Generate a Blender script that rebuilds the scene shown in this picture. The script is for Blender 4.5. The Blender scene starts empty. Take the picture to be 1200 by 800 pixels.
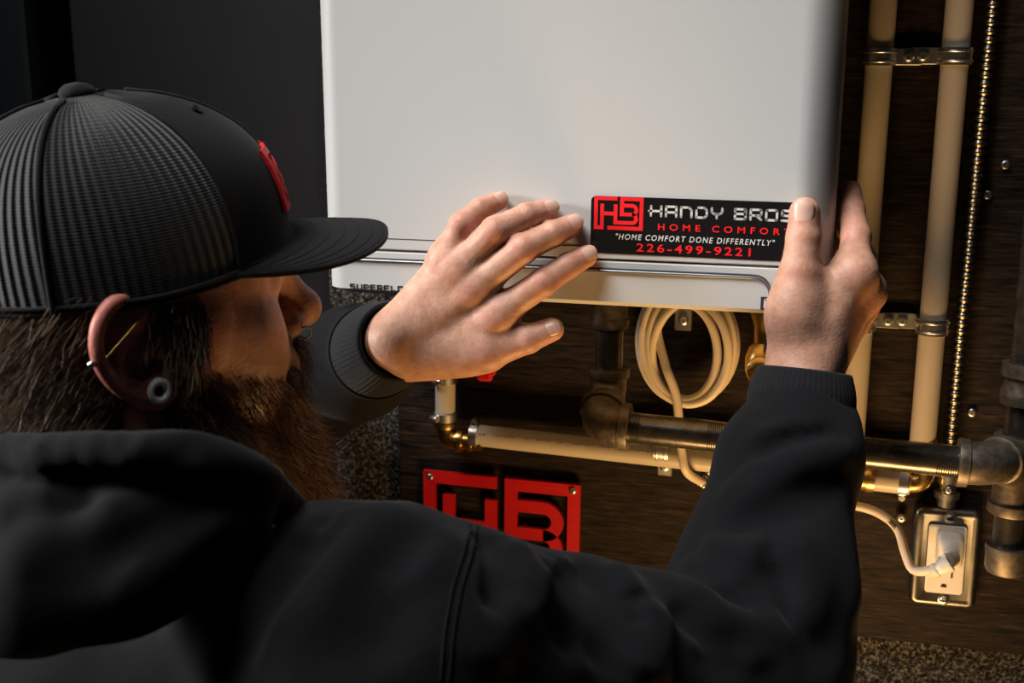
import bpy, math, random
import numpy as np
from mathutils import Vector, Matrix

random.seed(3)
rng = np.random.default_rng(7)
scene = bpy.context.scene
COL = scene.collection

# ------------------------------------------------------------------ camera
CAM = np.array([0.0, -1.11, 1.80])
YAW, PITCH, FPX = math.radians(14.72), math.radians(13.33), 1400.0
FWD = np.array([-math.sin(YAW) * math.cos(PITCH), math.cos(YAW) * math.cos(PITCH), -math.sin(PITCH)])
RGT = np.array([math.cos(YAW), math.sin(YAW), 0.0])
UPV = np.cross(RGT, FWD)
cam_data = bpy.data.cameras.new('camera')
cam_data.sensor_width = 36.0
cam_data.lens = FPX / 1200.0 * 36.0
cam_data.clip_start = 0.02
cam_data.dof.use_dof = True
cam_data.dof.focus_distance = 0.94
cam_data.dof.aperture_fstop = 9.0
cam = bpy.data.objects.new('camera', cam_data)
COL.objects.link(cam)
cam.matrix_world = Matrix(((RGT[0], UPV[0], -FWD[0], CAM[0]), (RGT[1], UPV[1], -FWD[1], CAM[1]),
                           (RGT[2], UPV[2], -FWD[2], CAM[2]), (0, 0, 0, 1)))
scene.camera = cam

# ------------------------------------------------------------------ world, lights, exposure
world = bpy.data.worlds.new('world')
scene.world = world
world.use_nodes = True
world.node_tree.nodes['Background'].inputs[0].default_value = (0.55, 0.62, 0.75, 1)
world.node_tree.nodes['Background'].inputs[1].default_value = 0.008
scene.view_settings.view_transform = 'Standard'
scene.view_settings.look = 'None'
scene.view_settings.gamma = 1.0
scene.view_settings.use_curve_mapping = False
scene.view_settings.exposure = 0.0


def area_light(name, loc, target, power, color, sx, sy):
    d = bpy.data.lights.new(name, 'AREA')
    d.shape = 'RECTANGLE'
    d.size, d.size_y = sx, sy
    d.energy, d.color = power, color
    o = bpy.data.objects.new(name, d)
    COL.objects.link(o)
    o.location = loc
    o.rotation_euler = (Vector(target) - Vector(loc)).to_track_quat('-Z', 'Y').to_euler()
    return o


key = area_light('softbox_light', (-0.76, -0.86, 3.2), (-0.05, -0.21, 1.80), 6.4, (1.0, 0.985, 0.96), 0.9, 0.9)
key.data.spread = math.radians(50)
lamp = area_light('warm_lamp_light', (0.02, -0.33, 1.06), (0.0, -0.20, 1.60), 2.5, (1.0, 0.58, 0.22), 0.30, 0.12)
lamp.data.spread = math.radians(120)
rim = area_light('side_softbox_light', (-1.75, -0.88, 1.98), (-0.45, -0.50, 1.63), 1.7, (1.0, 0.97, 0.95), 0.45, 0.5)
rim.data.spread = math.radians(22)


# ------------------------------------------------------------------ helpers
def ray(px, py):
    return FWD + RGT * ((px - 600.0) / FPX) - UPV * ((py - 400.0) / FPX)


def P(px, py, y):            # point on the plane at distance y from the wall
    d = ray(px, py)
    return CAM + d * ((y - CAM[1]) / d[1])


def Q(px, py, t):            # point at optical depth t
    return CAM + ray(px, py) * t


def nrm(v):
    v = np.asarray(v, float)
    return v / (np.linalg.norm(v) + 1e-12)


ORG = {}


class MB:                    # mesh collector, world coordinates
    def __init__(self):
        self.v, self.f, self.n = [], [], 0

    def add(self, v, f):
        v = np.asarray(v, float).reshape(-1, 3)
        self.f += [tuple(int(i) + self.n for i in q) for q in f]
        self.v.append(v)
        self.n += len(v)
        return self

    def verts(self):
        return np.concatenate(self.v)

    # -- shapes
    def box(self, c, size, ax=None, bev=0.0):
        hx, hy, hz = [s / 2.0 for s in size]
        ax = np.eye(3) if ax is None else np.asarray(ax)
        b = min(bev, hx * .98, hy * .98, hz * .98)
        if b <= 0:
            pts = [(sx * hx, sy * hy, sz * hz) for sx in (-1, 1) for sy in (-1, 1) for sz in (-1, 1)]
            fs = [(0, 1, 3, 2), (4, 6, 7, 5), (0, 4, 5, 1), (2, 3, 7, 6), (0, 2, 6, 4), (1, 5, 7, 3)]
            return self.add(np.asarray(c) + np.asarray(pts) @ ax, fs)
        pts, ix = [], {}
        for sx in (-1, 1):
            for sy in (-1, 1):
                for sz in (-1, 1):
                    for k in range(3):
                        q = [sx * (hx - b), sy * (hy - b), sz * (hz - b)]
                        q[k] = (sx * hx, sy * hy, sz * hz)[k]
                        ix[(sx, sy, sz, k)] = len(pts)
                        pts.append(q)
        fs = []
        for k in range(3):
            a, d = [(1, 2), (2, 0), (0, 1)][k]
            for s in (-1, 1):
                q = []
                for (u, w) in ((-1, -1), (1, -1), (1, 1), (-1, 1)):
                    sg = [0, 0, 0]
                    sg[k], sg[a], sg[d] = s, u, w
                    q.append(ix[(sg[0], sg[1], sg[2], k)])
                fs.append(q if s > 0 else q[::-1])
        for k in range(3):
            a, d = [(1, 2), (2, 0), (0, 1)][k]
            for u in (-1, 1):
                for w in (-1, 1):
                    l, h = [0, 0, 0], [0, 0, 0]
                    l[k], h[k] = -1, 1
                    l[a] = h[a] = u
                    l[d] = h[d] = w
                    q = [ix[(*l, a)], ix[(*h, a)], ix[(*h, d)], ix[(*l, d)]]
                    fs.append(q if u * w < 0 else q[::-1])
        for sx in (-1, 1):
            for sy in (-1, 1):
                for sz in (-1, 1):
                    q = [ix[(sx, sy, sz, k)] for k in range(3)]
                    fs.append(q if sx * sy * sz > 0 else q[::-1])
        return self.add(np.asarray(c) + np.asarray(pts) @ ax, fs)

    def tube(self, path, r, sides=12, cap=True, closed=False):
        p = np.asarray(path, float)
        n = len(p)
        r = np.full(n, r, float) if np.isscalar(r) else np.asarray(r, float)
        t = np.gradient(p, axis=0)
        if closed:
            t = np.roll(p, -1, 0) - np.roll(p, 1, 0)
        for i in range(n):
            if np.linalg.norm(t[i]) < 1e-9:
                t[i] = t[i - 1] if i else p[-1] - p[0]
        t /= np.linalg.norm(t, axis=1)[:, None] + 1e-12
        a = np.array([0, 0, 1.0]) if abs(t[0][2]) < .9 else np.array([1.0, 0, 0])
        u = nrm(a - t[0] * (a @ t[0]))
        ang = np.linspace(0, 2 * math.pi, sides, endpoint=False)
        vs = []
        for i in range(n):
            u = nrm(u - t[i] * (u @ t[i]))
            w = np.cross(t[i], u)
            vs.append(p[i] + r[i] * (np.cos(ang)[:, None] * u + np.sin(ang)[:, None] * w))
        fs = []
        for i in range(n if closed else n - 1):
            j = (i + 1) % n
            for k in range(sides):
                l = (k + 1) % sides
                fs.append((i * sides + k, i * sides + l, j * sides + l, j * sides + k))
        if cap and not closed:
            fs.append(tuple(range(sides))[::-1])
            fs.append(tuple((n - 1) * sides + k for k in range(sides)))
        return self.add(np.concatenate(vs), fs)

    def lathe(self, base, axis, prof, sides=24):     # prof: (distance along axis, radius)
        base, axis = np.asarray(base, float), nrm(axis)
        return self.tube([base + axis * (d + i * 1e-6) for i, (d, r) in enumerate(prof)],
                         [max(r, 1e-5) for d, r in prof], sides) if False else self._lathe(base, axis, prof, sides)

    def _lathe(self, base, axis, prof, sides):
        a = np.array([0, 0, 1.0]) if abs(axis[2]) < .9 else np.array([1.0, 0, 0])
        u = nrm(np.cross(a, axis))
        w = np.cross(axis, u)
        ang = np.linspace(0, 2 * math.pi, sides, endpoint=False)
        vs = [base + axis * d + max(r, 1e-5) * (np.cos(ang)[:, None] * u + np.sin(ang)[:, None] * w) for d, r in prof]
        fs = []
        for i in range(len(prof) - 1):
            for k in range(sides):
                l = (k + 1) % sides
                fs.append((i * sides + k, i * sides + l, (i + 1) * sides + l, (i + 1) * sides + k))
        fs.append(tuple(range(sides))[::-1])
        fs.append(tuple((len(prof) - 1) * sides + k for k in range(sides)))
        return self.add(np.concatenate(vs), fs)

    def prism(self, poly, o, U, V, N, h):            # flat outline extruded by h along N
        poly = np.asarray(poly, float)
        n = len(poly)
        o = np.asarray(o, float)
        b = o + poly[:, :1] * U + poly[:, 1:2] * V
        fs = [tuple(range(n))[::-1], tuple(range(n, 2 * n))]
        fs += [(i, (i + 1) % n, n + (i + 1) % n, n + i) for i in range(n)]
        return self.add(np.concatenate([b, b + np.asarray(N) * h]), fs)

    def build(self, name, mat, parent=None, smooth=40, **props):
        return mk(name, self.verts(), self.f, mat, parent, smooth, **props)


def mk(name, v, f, mat, parent=None, smooth=40, origin=None, **props):
    v = np.asarray(v, float)
    if origin is None:
        lo, hi = v.min(0), v.max(0)
        origin = (lo + hi) / 2
        origin[2] = lo[2]
    me = bpy.data.meshes.new(name)
    me.from_pydata((v - origin).tolist(), [], f if isinstance(f, list) else f.tolist())
    me.update()
    if smooth:
        me.shade_smooth()
        if smooth < 180:
            me.set_sharp_from_angle(angle=math.radians(smooth))
    if mat:
        me.materials.append(mat)
    o = bpy.data.objects.new(name, me)
    COL.objects.link(o)
    ORG[o] = np.asarray(origin, float)
    if parent is not None:
        o.parent = parent
        o.location = ORG[o] - ORG[parent]
    else:
        o.location = origin
    for k, x in props.items():
        o[k] = x
    return o


def thing(name, loc, label, cat, group=None):
    o = bpy.data.objects.new(name, None)
    COL.objects.link(o)
    o.empty_display_size = 0.02
    o.location = loc
    ORG[o] = np.asarray(loc, float)
    o['label'], o['category'] = label, cat
    if group:
        o['group'] = group
    return o


def bez(pts, n=12):          # Catmull-Rom through the points
    p = np.asarray(pts, float)
    p = np.concatenate([[2 * p[0] - p[1]], p, [2 * p[-1] - p[-2]]])
    out = []
    for i in range(1, len(p) - 2):
        for t in np.linspace(0, 1, n, endpoint=False):
            a, b, c, d = p[i - 1:i + 3]
            out.append(.5 * (2 * b + (c - a) * t + (2 * a - 5 * b + 4 * c - d) * t * t + (3 * b - a - 3 * c + d) * t ** 3))
    out.append(p[-2])
    return np.array(out)


# ------------------------------------------------------------------ materials
def mat_new(name, col, rough=.5, metal=0.0, spec=.5, coat=0.0, sss=0.0, sheen=0.0):
    m = bpy.data.materials.new(name)
    m.use_nodes = True
    b = m.node_tree.nodes['Principled BSDF']
    b.inputs['Base Color'].default_value = (*col, 1)
    b.inputs['Roughness'].default_value = rough
    b.inputs['Metallic'].default_value = metal
    b.inputs['Specular IOR Level'].default_value = spec
    b.inputs['Coat Weight'].default_value = coat
    b.inputs['Sheen Weight'].default_value = sheen
    if sss:
        b.inputs['Subsurface Weight'].default_value = sss
        b.inputs['Subsurface Radius'].default_value = (1.0, .35, .18)
        b.inputs['Subsurface Scale'].default_value = .006
    return m


def nodes_of(m):
    t = m.node_tree
    return t.nodes, t.links, t.nodes['Principled BSDF']


def tex_vary(m, stops, scale=(1, 1, 1), nscale=20, detail=6, bump=0.0, bdist=.001, rough=None, rgh=.6, bumpscale=None, coord='Object'):
    n, l, b = nodes_of(m)
    tc = n.new('ShaderNodeTexCoord')
    mp = n.new('ShaderNodeMapping')
    mp.inputs['Scale'].default_value = scale
    l.new(tc.outputs[coord], mp.inputs['Vector'])
    nz = n.new('ShaderNodeTexNoise')
    nz.inputs['Scale'].default_value = nscale
    nz.inputs['Detail'].default_value = detail
    nz.inputs['Roughness'].default_value = rgh
    l.new(mp.outputs[0], nz.inputs['Vector'])
    cr = n.new('ShaderNodeValToRGB')
    el = cr.color_ramp.elements
    el[0].position, el[0].color = stops[0][0], (*stops[0][1], 1)
    el[1].position, el[1].color = stops[-1][0], (*stops[-1][1], 1)
    for p, c in stops[1:-1]:
        e = el.new(p)
        e.color = (*c, 1)
    l.new(nz.outputs['Fac'], cr.inputs[0])
    l.new(cr.outputs[0], b.inputs['Base Color'])
    if rough:
        mr = n.new('ShaderNodeMapRange')
        mr.inputs['To Min'].default_value, mr.inputs['To Max'].default_value = rough
        l.new(nz.outputs['Fac'], mr.inputs['Value'])
        l.new(mr.outputs[0], b.inputs['Roughness'])
    if bump:
        src = nz
        if bumpscale:
            src = n.new('ShaderNodeTexNoise')
            src.inputs['Scale'].default_value = bumpscale
            src.inputs['Detail'].default_value = 4
            l.new(mp.outputs[0], src.inputs['Vector'])
        bp = n.new('ShaderNodeBump')
        bp.inputs['Strength'].default_value = bump
        bp.inputs['Distance'].default_value = bdist
        l.new(src.outputs['Fac'], bp.inputs['Height'])
        l.new(bp.outputs[0], b.inputs['Normal'])
    return m


def attr_mix(m, name, col):   # blend towards col where the point attribute says so
    n, l, b = nodes_of(m)
    at = n.new('ShaderNodeAttribute')
    at.attribute_name = name
    mx = n.new('ShaderNodeMix')
    mx.data_type = 'RGBA'
    src = b.inputs['Base Color']
    if src.is_linked:
        l.new(src.links[0].from_socket, mx.inputs['A'])
    else:
        mx.inputs['A'].default_value = src.default_value
    mx.inputs['B'].default_value = (*col, 1)
    l.new(at.outputs['Fac'], mx.inputs['Factor'])
    l.new(mx.outputs['Result'], b.inputs['Base Color'])


M = {}
M['heater'] = mat_new('heater_white_enamel', (.55, .55, .535), .42, spec=.4, coat=.15)
M['heater_side'] = mat_new('heater_grey_casing', (.10, .10, .10), .5)
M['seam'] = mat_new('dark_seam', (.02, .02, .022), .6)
M['chrome_line'] = mat_new('grey_groove', (.22, .225, .24), .3, metal=.7)
M['carpet'] = tex_vary(mat_new('speckled_carpet', (.05, .05, .05), .95, spec=.1),
                       [(.40, (.012, .012, .012)), (.52, (.06, .058, .055)), (.66, (.26, .25, .235))],
                       nscale=330, detail=3, bump=.9, bdist=.004, rgh=.7)
M['wall'] = tex_vary(mat_new('dark_smooth_wall', (.03, .032, .036), .45), [(.3, (.019, .0195, .022)), (.7, (.023, .0235, .026))], nscale=6, rough=(.42, .5))
M['wall_blue'] = mat_new('blue_black_wall', (.010, .015, .019), .5)
M['black'] = mat_new('black_gap', (.003, .003, .003), .8)
M['floor'] = tex_vary(mat_new('dark_floor', (.03, .03, .03), .7), [(.3, (.02, .02, .02)), (.7, (.04, .04, .04))], nscale=30)
M['wood'] = tex_vary(mat_new('dark_stained_wood', (.05, .03, .02), .7, spec=.15),
                     [(.38, (.0012, .0009, .0007)), (.46, (.012, .008, .006)), (.56, (.022, .0147, .0105)), (.70, (.062, .040, .027))],
                     scale=(1.8, 1, 20), nscale=16, detail=10, bump=.3, bdist=.0015, rgh=.72, rough=(.6, .8))
M['pex'] = tex_vary(mat_new('cream_plastic_pipe', (.62, .55, .45), .38, sss=.15), [(.3, (.48, .415, .32)), (.7, (.56, .495, .40))], nscale=14)
M['ink'] = mat_new('printed_ink', (.20, .15, .10), .6)
M['iron'] = tex_vary(mat_new('black_iron', (.05, .045, .04), .32, metal=.85), [(.3, (.08, .07, .058)), (.6, (.14, .125, .105)), (.75, (.22, .19, .15))], nscale=60, detail=5, rough=(.18, .36), bump=.15, bdist=.0006)
M['castiron'] = tex_vary(mat_new('cast_iron', (.06, .05, .04), .5, metal=.75), [(.3, (.09, .072, .055)), (.7, (.19, .16, .125))], nscale=160, detail=4, rough=(.36, .6), bump=.3, bdist=.0008)
M['brass'] = tex_vary(mat_new('brass', (.72, .47, .16), .26, metal=1), [(.3, (.55, .34, .11)), (.7, (.80, .54, .2))], nscale=40, rough=(.2, .38))
M['zinc'] = tex_vary(mat_new('galvanised_steel', (.6, .6, .58), .28, metal=1), [(.3, (.60, .60, .58)), (.7, (.82, .82, .80))], nscale=70, rough=(.24, .45))
M['armour'] = mat_new('cable_armour', (.30, .26, .20), .3, metal=1)
M['plate'] = tex_vary(mat_new('zinc_cover_plate', (.5, .48, .44), .35, metal=1), [(.3, (.15, .145, .13)), (.7, (.27, .26, .24))], nscale=26, detail=7, rough=(.24, .45))
M['cable'] = mat_new('cream_cable_jacket', (.62, .53, .40), .45, sss=.08)
M['plastic_white'] = mat_new('white_plastic', (.70, .66, .60), .4)
M['hole'] = mat_new('dark_slot', (.004, .004, .004), .8)
M['red'] = tex_vary(mat_new('red_sign_paint', (.6, .012, .014), .4, coat=.2), [(.3, (.52, .006, .010)), (.7, (.62, .010, .014))], scale=(1, 1, 12), nscale=25)
M['red_print'] = mat_new('red_print', (.80, .015, .02), .4)
M['white_print'] = mat_new('white_print', (.62, .62, .60), .4)
M['sticker'] = mat_new('black_vinyl', (.010, .009, .009), .22, spec=.5)
M['letter'] = mat_new('grey_lettering', (.03, .03, .035), .4)
M['red_lever'] = mat_new('red_valve_grip', (.6, .01, .01), .45)
M['blue_knob'] = mat_new('blue_knob', (.01, .02, .12), .4)


def fabric(name, c0, c1, sc=900, sheen=.12):
    return tex_vary(mat_new(name, c0, .95, spec=.15, sheen=sheen), [(.3, c0), (.7, c1)], nscale=sc, detail=2, bump=.35, bdist=.0008)


M['hoodie'] = fabric('black_fleece', (.0034, .0037, .0046), (.0062, .0067, .0082), sheen=.03)
M['rib'] = fabric('black_rib_knit', (.008, .0083, .0098), (.013, .0135, .0155), 700, .05)
M['cap'] = fabric('black_twill', (.007, .007, .0076), (.011, .011, .0118), 1400, .05)
M['jeans'] = fabric('dark_denim', (.01, .012, .018), (.02, .022, .03))
M['shoe'] = mat_new('black_leather', (.01, .01, .01), .5)
M['thread'] = fabric('red_embroidery', (.55, .008, .012), (.75, .015, .02), 900)

m = mat_new('trucker_mesh', (.012, .012, .013), .8, spec=.25, sheen=.15)
n_, l_, b_ = nodes_of(m)
uv = n_.new('ShaderNodeUVMap')
wv = n_.new('ShaderNodeTexWave')
wv.wave_type, wv.bands_direction = 'BANDS', 'X'
wv.inputs['Scale'].default_value = 1.0
l_.new(uv.outputs[0], wv.inputs['Vector'])
wz = n_.new('ShaderNodeTexWave')
wz.wave_type, wz.bands_direction = 'BANDS', 'Y'
wz.inputs['Scale'].default_value = 2.2
l_.new(uv.outputs[0], wz.inputs['Vector'])
ad = n_.new('ShaderNodeMath')
ad.operation = 'MULTIPLY_ADD'
ad.inputs[1].default_value = .15
l_.new(wz.outputs['Fac'], ad.inputs[0])
l_.new(wv.outputs['Fac'], ad.inputs[2])
bp_ = n_.new('ShaderNodeBump')
bp_.inputs['Strength'].default_value = 1.0
bp_.inputs['Distance'].default_value = .0025
l_.new(ad.outputs[0], bp_.inputs['Height'])
l_.new(bp_.outputs[0], b_.inputs['Normal'])
cr_ = n_.new('ShaderNodeValToRGB')
cr_.color_ramp.elements[0].color = (.004, .004, .004, 1)
cr_.color_ramp.elements[1].color = (.014, .014, .0155, 1)
l_.new(wv.outputs['Fac'], cr_.inputs[0])
l_.new(cr_.outputs[0], b_.inputs['Base Color'])
M['mesh'] = m

M['skin'] = tex_vary(mat_new('skin', (.52, .30, .21), .5, spec=.4, sss=.12),
                     [(.30, (.40, .20, .128)), (.55, (.50, .268, .182)), (.75, (.57, .33, .235))], nscale=110, detail=6, bump=.3, bdist=.0012, bumpscale=420)
attr_mix(M['skin'], 'flush', (.50, .155, .115))
attr_mix(M['skin'], 'stubble', (.10, .05, .028))
M['nail'] = mat_new('fingernail', (.58, .345, .265), .3, spec=.5, sss=.08)


def strand_mat(name, c0, c1, c2):
    m = mat_new(name, c0, .45, spec=.4)
    n, l, b = nodes_of(m)
    at = n.new('ShaderNodeAttribute')
    at.attribute_name = 'tone'
    cr = n.new('ShaderNodeValToRGB')
    cr.color_ramp.elements[0].color = (*c0, 1)
    cr.color_ramp.elements[1].color = (*c2, 1)
    e = cr.color_ramp.elements.new(.6)
    e.color = (*c1, 1)
    l.new(at.outputs['Fac'], cr.inputs[0])
    l.new(cr.outputs[0], b.inputs['Base Color'])
    return m


M['hair'] = strand_mat('brown_hair', (.045, .027, .015), (.15, .092, .050), (.34, .23, .135))
M['beard'] = strand_mat('auburn_beard', (.035, .015, .007), (.12, .05, .02), (.30, .14, .055))
M['steel'] = mat_new('polished_steel', (.75, .75, .75), .18, metal=1)
M['gold'] = mat_new('gold_bar', (.8, .5, .15), .25, metal=1)
M['plug'] = mat_new('white_ear_plug', (.9, .88, .85), .3)


# ------------------------------------------------------------------ setting
BOARD_Y = -0.018
YB = BOARD_Y
XC = P(393, 520, 0)[0]                      # where the carpet starts
wb = MB().box((XC + 1.1, .05, 1.25), (2.2, .10, 2.5))
wb.build('wall_back', M['carpet'], None, 0, kind='structure')
XL = P(90, 60, .02)[0]
MB().box(((XC + XL) / 2, .06, 1.25), (XC - XL, .10, 2.5), bev=.004).build('wall_left', M['wall'], None, 0, kind='structure')
XG = P(37, 60, .02)[0]
MB().box(((XL + XG) / 2, .16, 1.25), (XL - XG, .10, 2.5)).build('trim_1', M['black'], None, 0, kind='structure')
MB().box((XG - .5, .06, 1.25), (1.0, .10, 2.5), bev=.004).build('wall_far_left', M['wall_blue'], None, 0, kind='structure')
MB().box((-.2, -1.4, -.03), (4.6, 3.3, .06)).build('floor', M['floor'], None, 0, kind='structure')

bl, br = P(468, 560, YB)[0], 0.75
bz0 = P(1040, 750, YB)[2]
MB().box(((bl + br) / 2, YB / 2, (bz0 + 2.48) / 2), (br - bl, -YB - .001, 2.48 - bz0), bev=.0015).build(
    'backing_board', M['wood'], None, 0, label='dark-stained wooden backing board on the carpeted wall behind the pipes', category='board')

UX, UZ, NY = np.array([1.0, 0, 0]), np.array([0, 0, 1.0]), np.array([0, -1.0, 0])


def screw(name, c, r, parent=None, nrmv=NY, mat='zinc', **props):
    c = np.asarray(c, float)
    b = MB()
    b.lathe(c, nrmv, [(0, r), (r * .35, r), (r * .62, r * .82), (r * .74, r * .55), (r * .70, r * .22), (r * .45, r * .18), (r * .45, 0)], 14)
    a = nrm(np.cross(nrmv, UZ)) if abs(nrmv[2]) < .9 else UX
    w = np.cross(nrmv, a)
    o = b.build(name, M[mat], parent, 35, **props)
    return o


for (px, py, lab) in ((1178, 193, 'zinc screw in dark board, upper one right of the metal cable'),
                      (1157, 228, 'zinc screw in dark board close beside the metal cable, second from top'),
                      (1139, 483, 'zinc screw in dark board low beside the metal cable above black pipe')):
    screw('wall_screw', P(px, py, YB), .0042, None, NY, label=lab, category='screw', group='screws in the board beside the metal cable')

# ------------------------------------------------------------------ water heater
YF = -0.210
hx0 = P(371, 120, YF)[0]
hx1 = P(983, 200, YF)[0]
zb = P(640, 355.5, YF)[2]
zt = zb + .72
z_seam = P(690, 303, YF)[2]
hc = (hx0 + hx1) / 2
heater = thing('water_heater', (hc, YF / 2, zb), 'large white wall-mounted tankless water heater under both hands', 'water heater')
MB().box((hc, -.0385, (zb + zt) / 2 + .002), (hx1 - hx0 - .004, .032, zt - zb - .008), bev=.004).build('casing', M['heater_side'], heater, 30)


def cover_prof(x0, x1, rl, rr, yf, yb, n=10):
    pts = [(x0, yb)]
    for a in np.linspace(0, math.pi / 2, n):
        pts.append((x0 + rl - rl * math.cos(a), yf + rl - rl * math.sin(a)))
    for a in np.linspace(math.pi / 2, 0, n):
        pts.append((x1 - rr + rr * math.cos(a), yf + rr - rr * math.sin(a)))
    pts.append((x1, yb))
    return pts


def extrude_z(b, prof, z0, z1, edge=.0012, top=.0008):
    n = len(prof)
    cx = np.mean([p[0] for p in prof])
    pr = np.asarray(prof)

    def ring(z, ins):
        q = pr.copy()
        q[:, 0] += np.where(q[:, 0] < cx, ins, -ins)
        q[:, 1] += ins
        return np.c_[q, np.full(n, z)]
    rings = [ring(z0, edge * 1.5), ring(z0 + edge, 0), ring(z1 - top, 0), ring(z1, top * 1.5)]
    fs = [tuple(range(n))[::-1], tuple(range(3 * n, 4 * n))]
    for k in range(3):
        fs += [(k * n + i, k * n + (i + 1) % n, (k + 1) * n + (i + 1) % n, (k + 1) * n + i) for i in range(n)]
    b.add(np.concatenate(rings), fs)


b = MB()
extrude_z(b, cover_prof(hx0, hx1, .018, .030, YF, -.055), z_seam, zt)
cover = b.build('cover', M['heater'], heater, 35)
b = MB()
zl = P(560, 290, YF)[2] - z_seam
b.box((hc, YF - .0000, z_seam + .0095), (hx1 - hx0 - .055, .0006, .0005))
b.build('seam_line', M['seam'], heater, 0)
# lower panel, bottom edge rounded in front view at the corners
b = MB()
extrude_z(b, cover_prof(hx0 + .0015, hx1 - .0015, .018, .030, YF + .0002, -.055), zb, z_seam - .0014, .004)
lower = b.build('base_panel', M['heater'], heater, 35)
# groove across the lower panel, turning down near its right end
g0 = P(372, 300, YF)
gx1 = P(903, 330, YF)[0]
gz = z_seam - .009
path = [(hx0 + .012, YF - .0004, gz)] + [(x, YF - .0004, gz) for x in np.linspace(hx0 + .03, gx1 - .016, 12)]
for a in np.linspace(0, math.pi / 2, 7)[1:]:
    path.append((gx1 - .012 + .012 * math.sin(a), YF - .0004, gz - .012 + .012 * math.cos(a)))
path.append((gx1, YF - .0004, zb + .008))
MB().tube(path, .0013, 8).build('groove_trim', M['chrome_line'], heater, 60)
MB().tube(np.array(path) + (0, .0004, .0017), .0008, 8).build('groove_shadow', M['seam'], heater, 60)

# ------------------------------------------------------------------ lettering
GL = {  # square stroke letters
    'H': [[(0, 0), (0, 1)], [(1, 0), (1, 1)], [(-.18, .5), (1, .5)]],
    'A': [[(0, 0), (0, 1), (1, 1), (1, 0)], [(0, .42), (1, .42)]],
    'N': [[(0, 0), (0, .98), (.72, .98), (1, .72), (1, 0)]],
    'D': [[(.18, 1), (.75, 1), (1, .78), (1, .22), (.75, 0), (0, 0), (0, .72)]],
    'Y': [[(0, 1), (0, .62), (.25, .40), (.75, .40), (1, .62), (1, 1)], [(.5, .40), (.5, 0)]],
    'B': [[(0, .52), (.9, .52), (1, .42), (1, .1), (.9, 0), (0, 0), (0, .52)], [(0, .78), (0, 1), (.9, 1), (1, .9), (1, .62), (.9, .52)]],
    'R': [[(0, 0), (0, 1), (.9, 1), (1, .9), (1, .52), (.9, .42), (0, .42)], [(.5, .42), (1, 0)]],
    'O': [[(0, .1), (.1, 0), (.9, 0), (1, .1), (1, .9), (.9, 1), (.1, 1), (0, .9), (0, .1)]],
    'S': [[(1, 1), (.1, 1), (0, .9), (0, .6), (.1, .5), (.9, .5), (1, .4), (1, .1), (.9, 0), (0, 0)]],
    'U': [[(0, 1), (0, .12), (.12, 0), (.88, 0), (1, .12), (1, 1)]],
    'P': [[(0, 0), (0, 1)], [(0, 1), (.9, 1), (1, .9), (1, .5), (.9, .4), (0, .4)]],
    'E': [[(1, 1), (.1, 1), (0, .9), (0, .1), (.1, 0), (1, 0)], [(0, .5), (.9, .5)]],
    'F': [[(1, 1), (.1, 1), (0, .9), (0, 0)], [(0, .48), (.9, .48)]],
    'L': [[(0, 1), (0, .1), (.1, 0), (1, 0)]],
    'W': [[(0, 1), (0, .1), (.1, 0), (.9, 0), (1, .1), (1, 1)], [(.5, 0), (.5, .75)]],
}


def stroke_text(b, s, o, U, V, N, h, w, gap, th, depth, space=.7):
    x = 0.0
    for ch in s:
        if ch == ' ':
            x += w * space
            continue
        for line in GL[ch]:
            L = np.array([(x + a * (w - th) + th / 2, c * (h - th) + th / 2) for a, c in line])
            for q in L:
                b.prism([q + th / 2 * np.array([math.cos(t), math.sin(t)]) for t in np.arange(8) * math.pi / 4], o, U, V, N, depth)
            for i in range(len(L) - 1):
                d = L[i + 1] - L[i]
                d = d / (np.linalg.norm(d) + 1e-9)
                nn = np.array([-d[1], d[0]]) * th / 2
                e = d * 0
                b.prism([L[i] - e - nn, L[i + 1] + e - nn, L[i + 1] + e + nn, L[i] - e + nn], o, U, V, N, depth)
        x += w + gap
    return x


def font_text(b, s, o, U, V, N, h, width, depth, bold=.0, spacing=1.0, shear=0.0):
    cu = bpy.data.curves.new('lettering', 'FONT')
    cu.body = s
    cu.size = 1.0
    cu.offset = bold
    cu.space_character = spacing
    cu.shear = shear
    cu.resolution_u = 3
    ob = bpy.data.objects.new('lettering', cu)
    COL.objects.link(ob)
    dg = bpy.context.evaluated_depsgraph_get()
    me = bpy.data.meshes.new_from_object(ob.evaluated_get(dg))
    v = np.array([q.co[:] for q in me.vertices])
    f = [tuple(p.vertices) for p in me.polygons]
    bpy.data.objects.remove(ob)
    bpy.data.meshes.remove(me)
    bpy.data.curves.remove(cu)
    lo, hi = v.min(0), v.max(0)
    x = (v[:, 0] - lo[0]) / (hi[0] - lo[0]) * width
    y = (v[:, 1] - lo[1]) / (hi[1] - lo[1]) * h
    b.add(np.asarray(o) + x[:, None] * U + y[:, None] * V + np.asarray(N) * depth, f)


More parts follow.
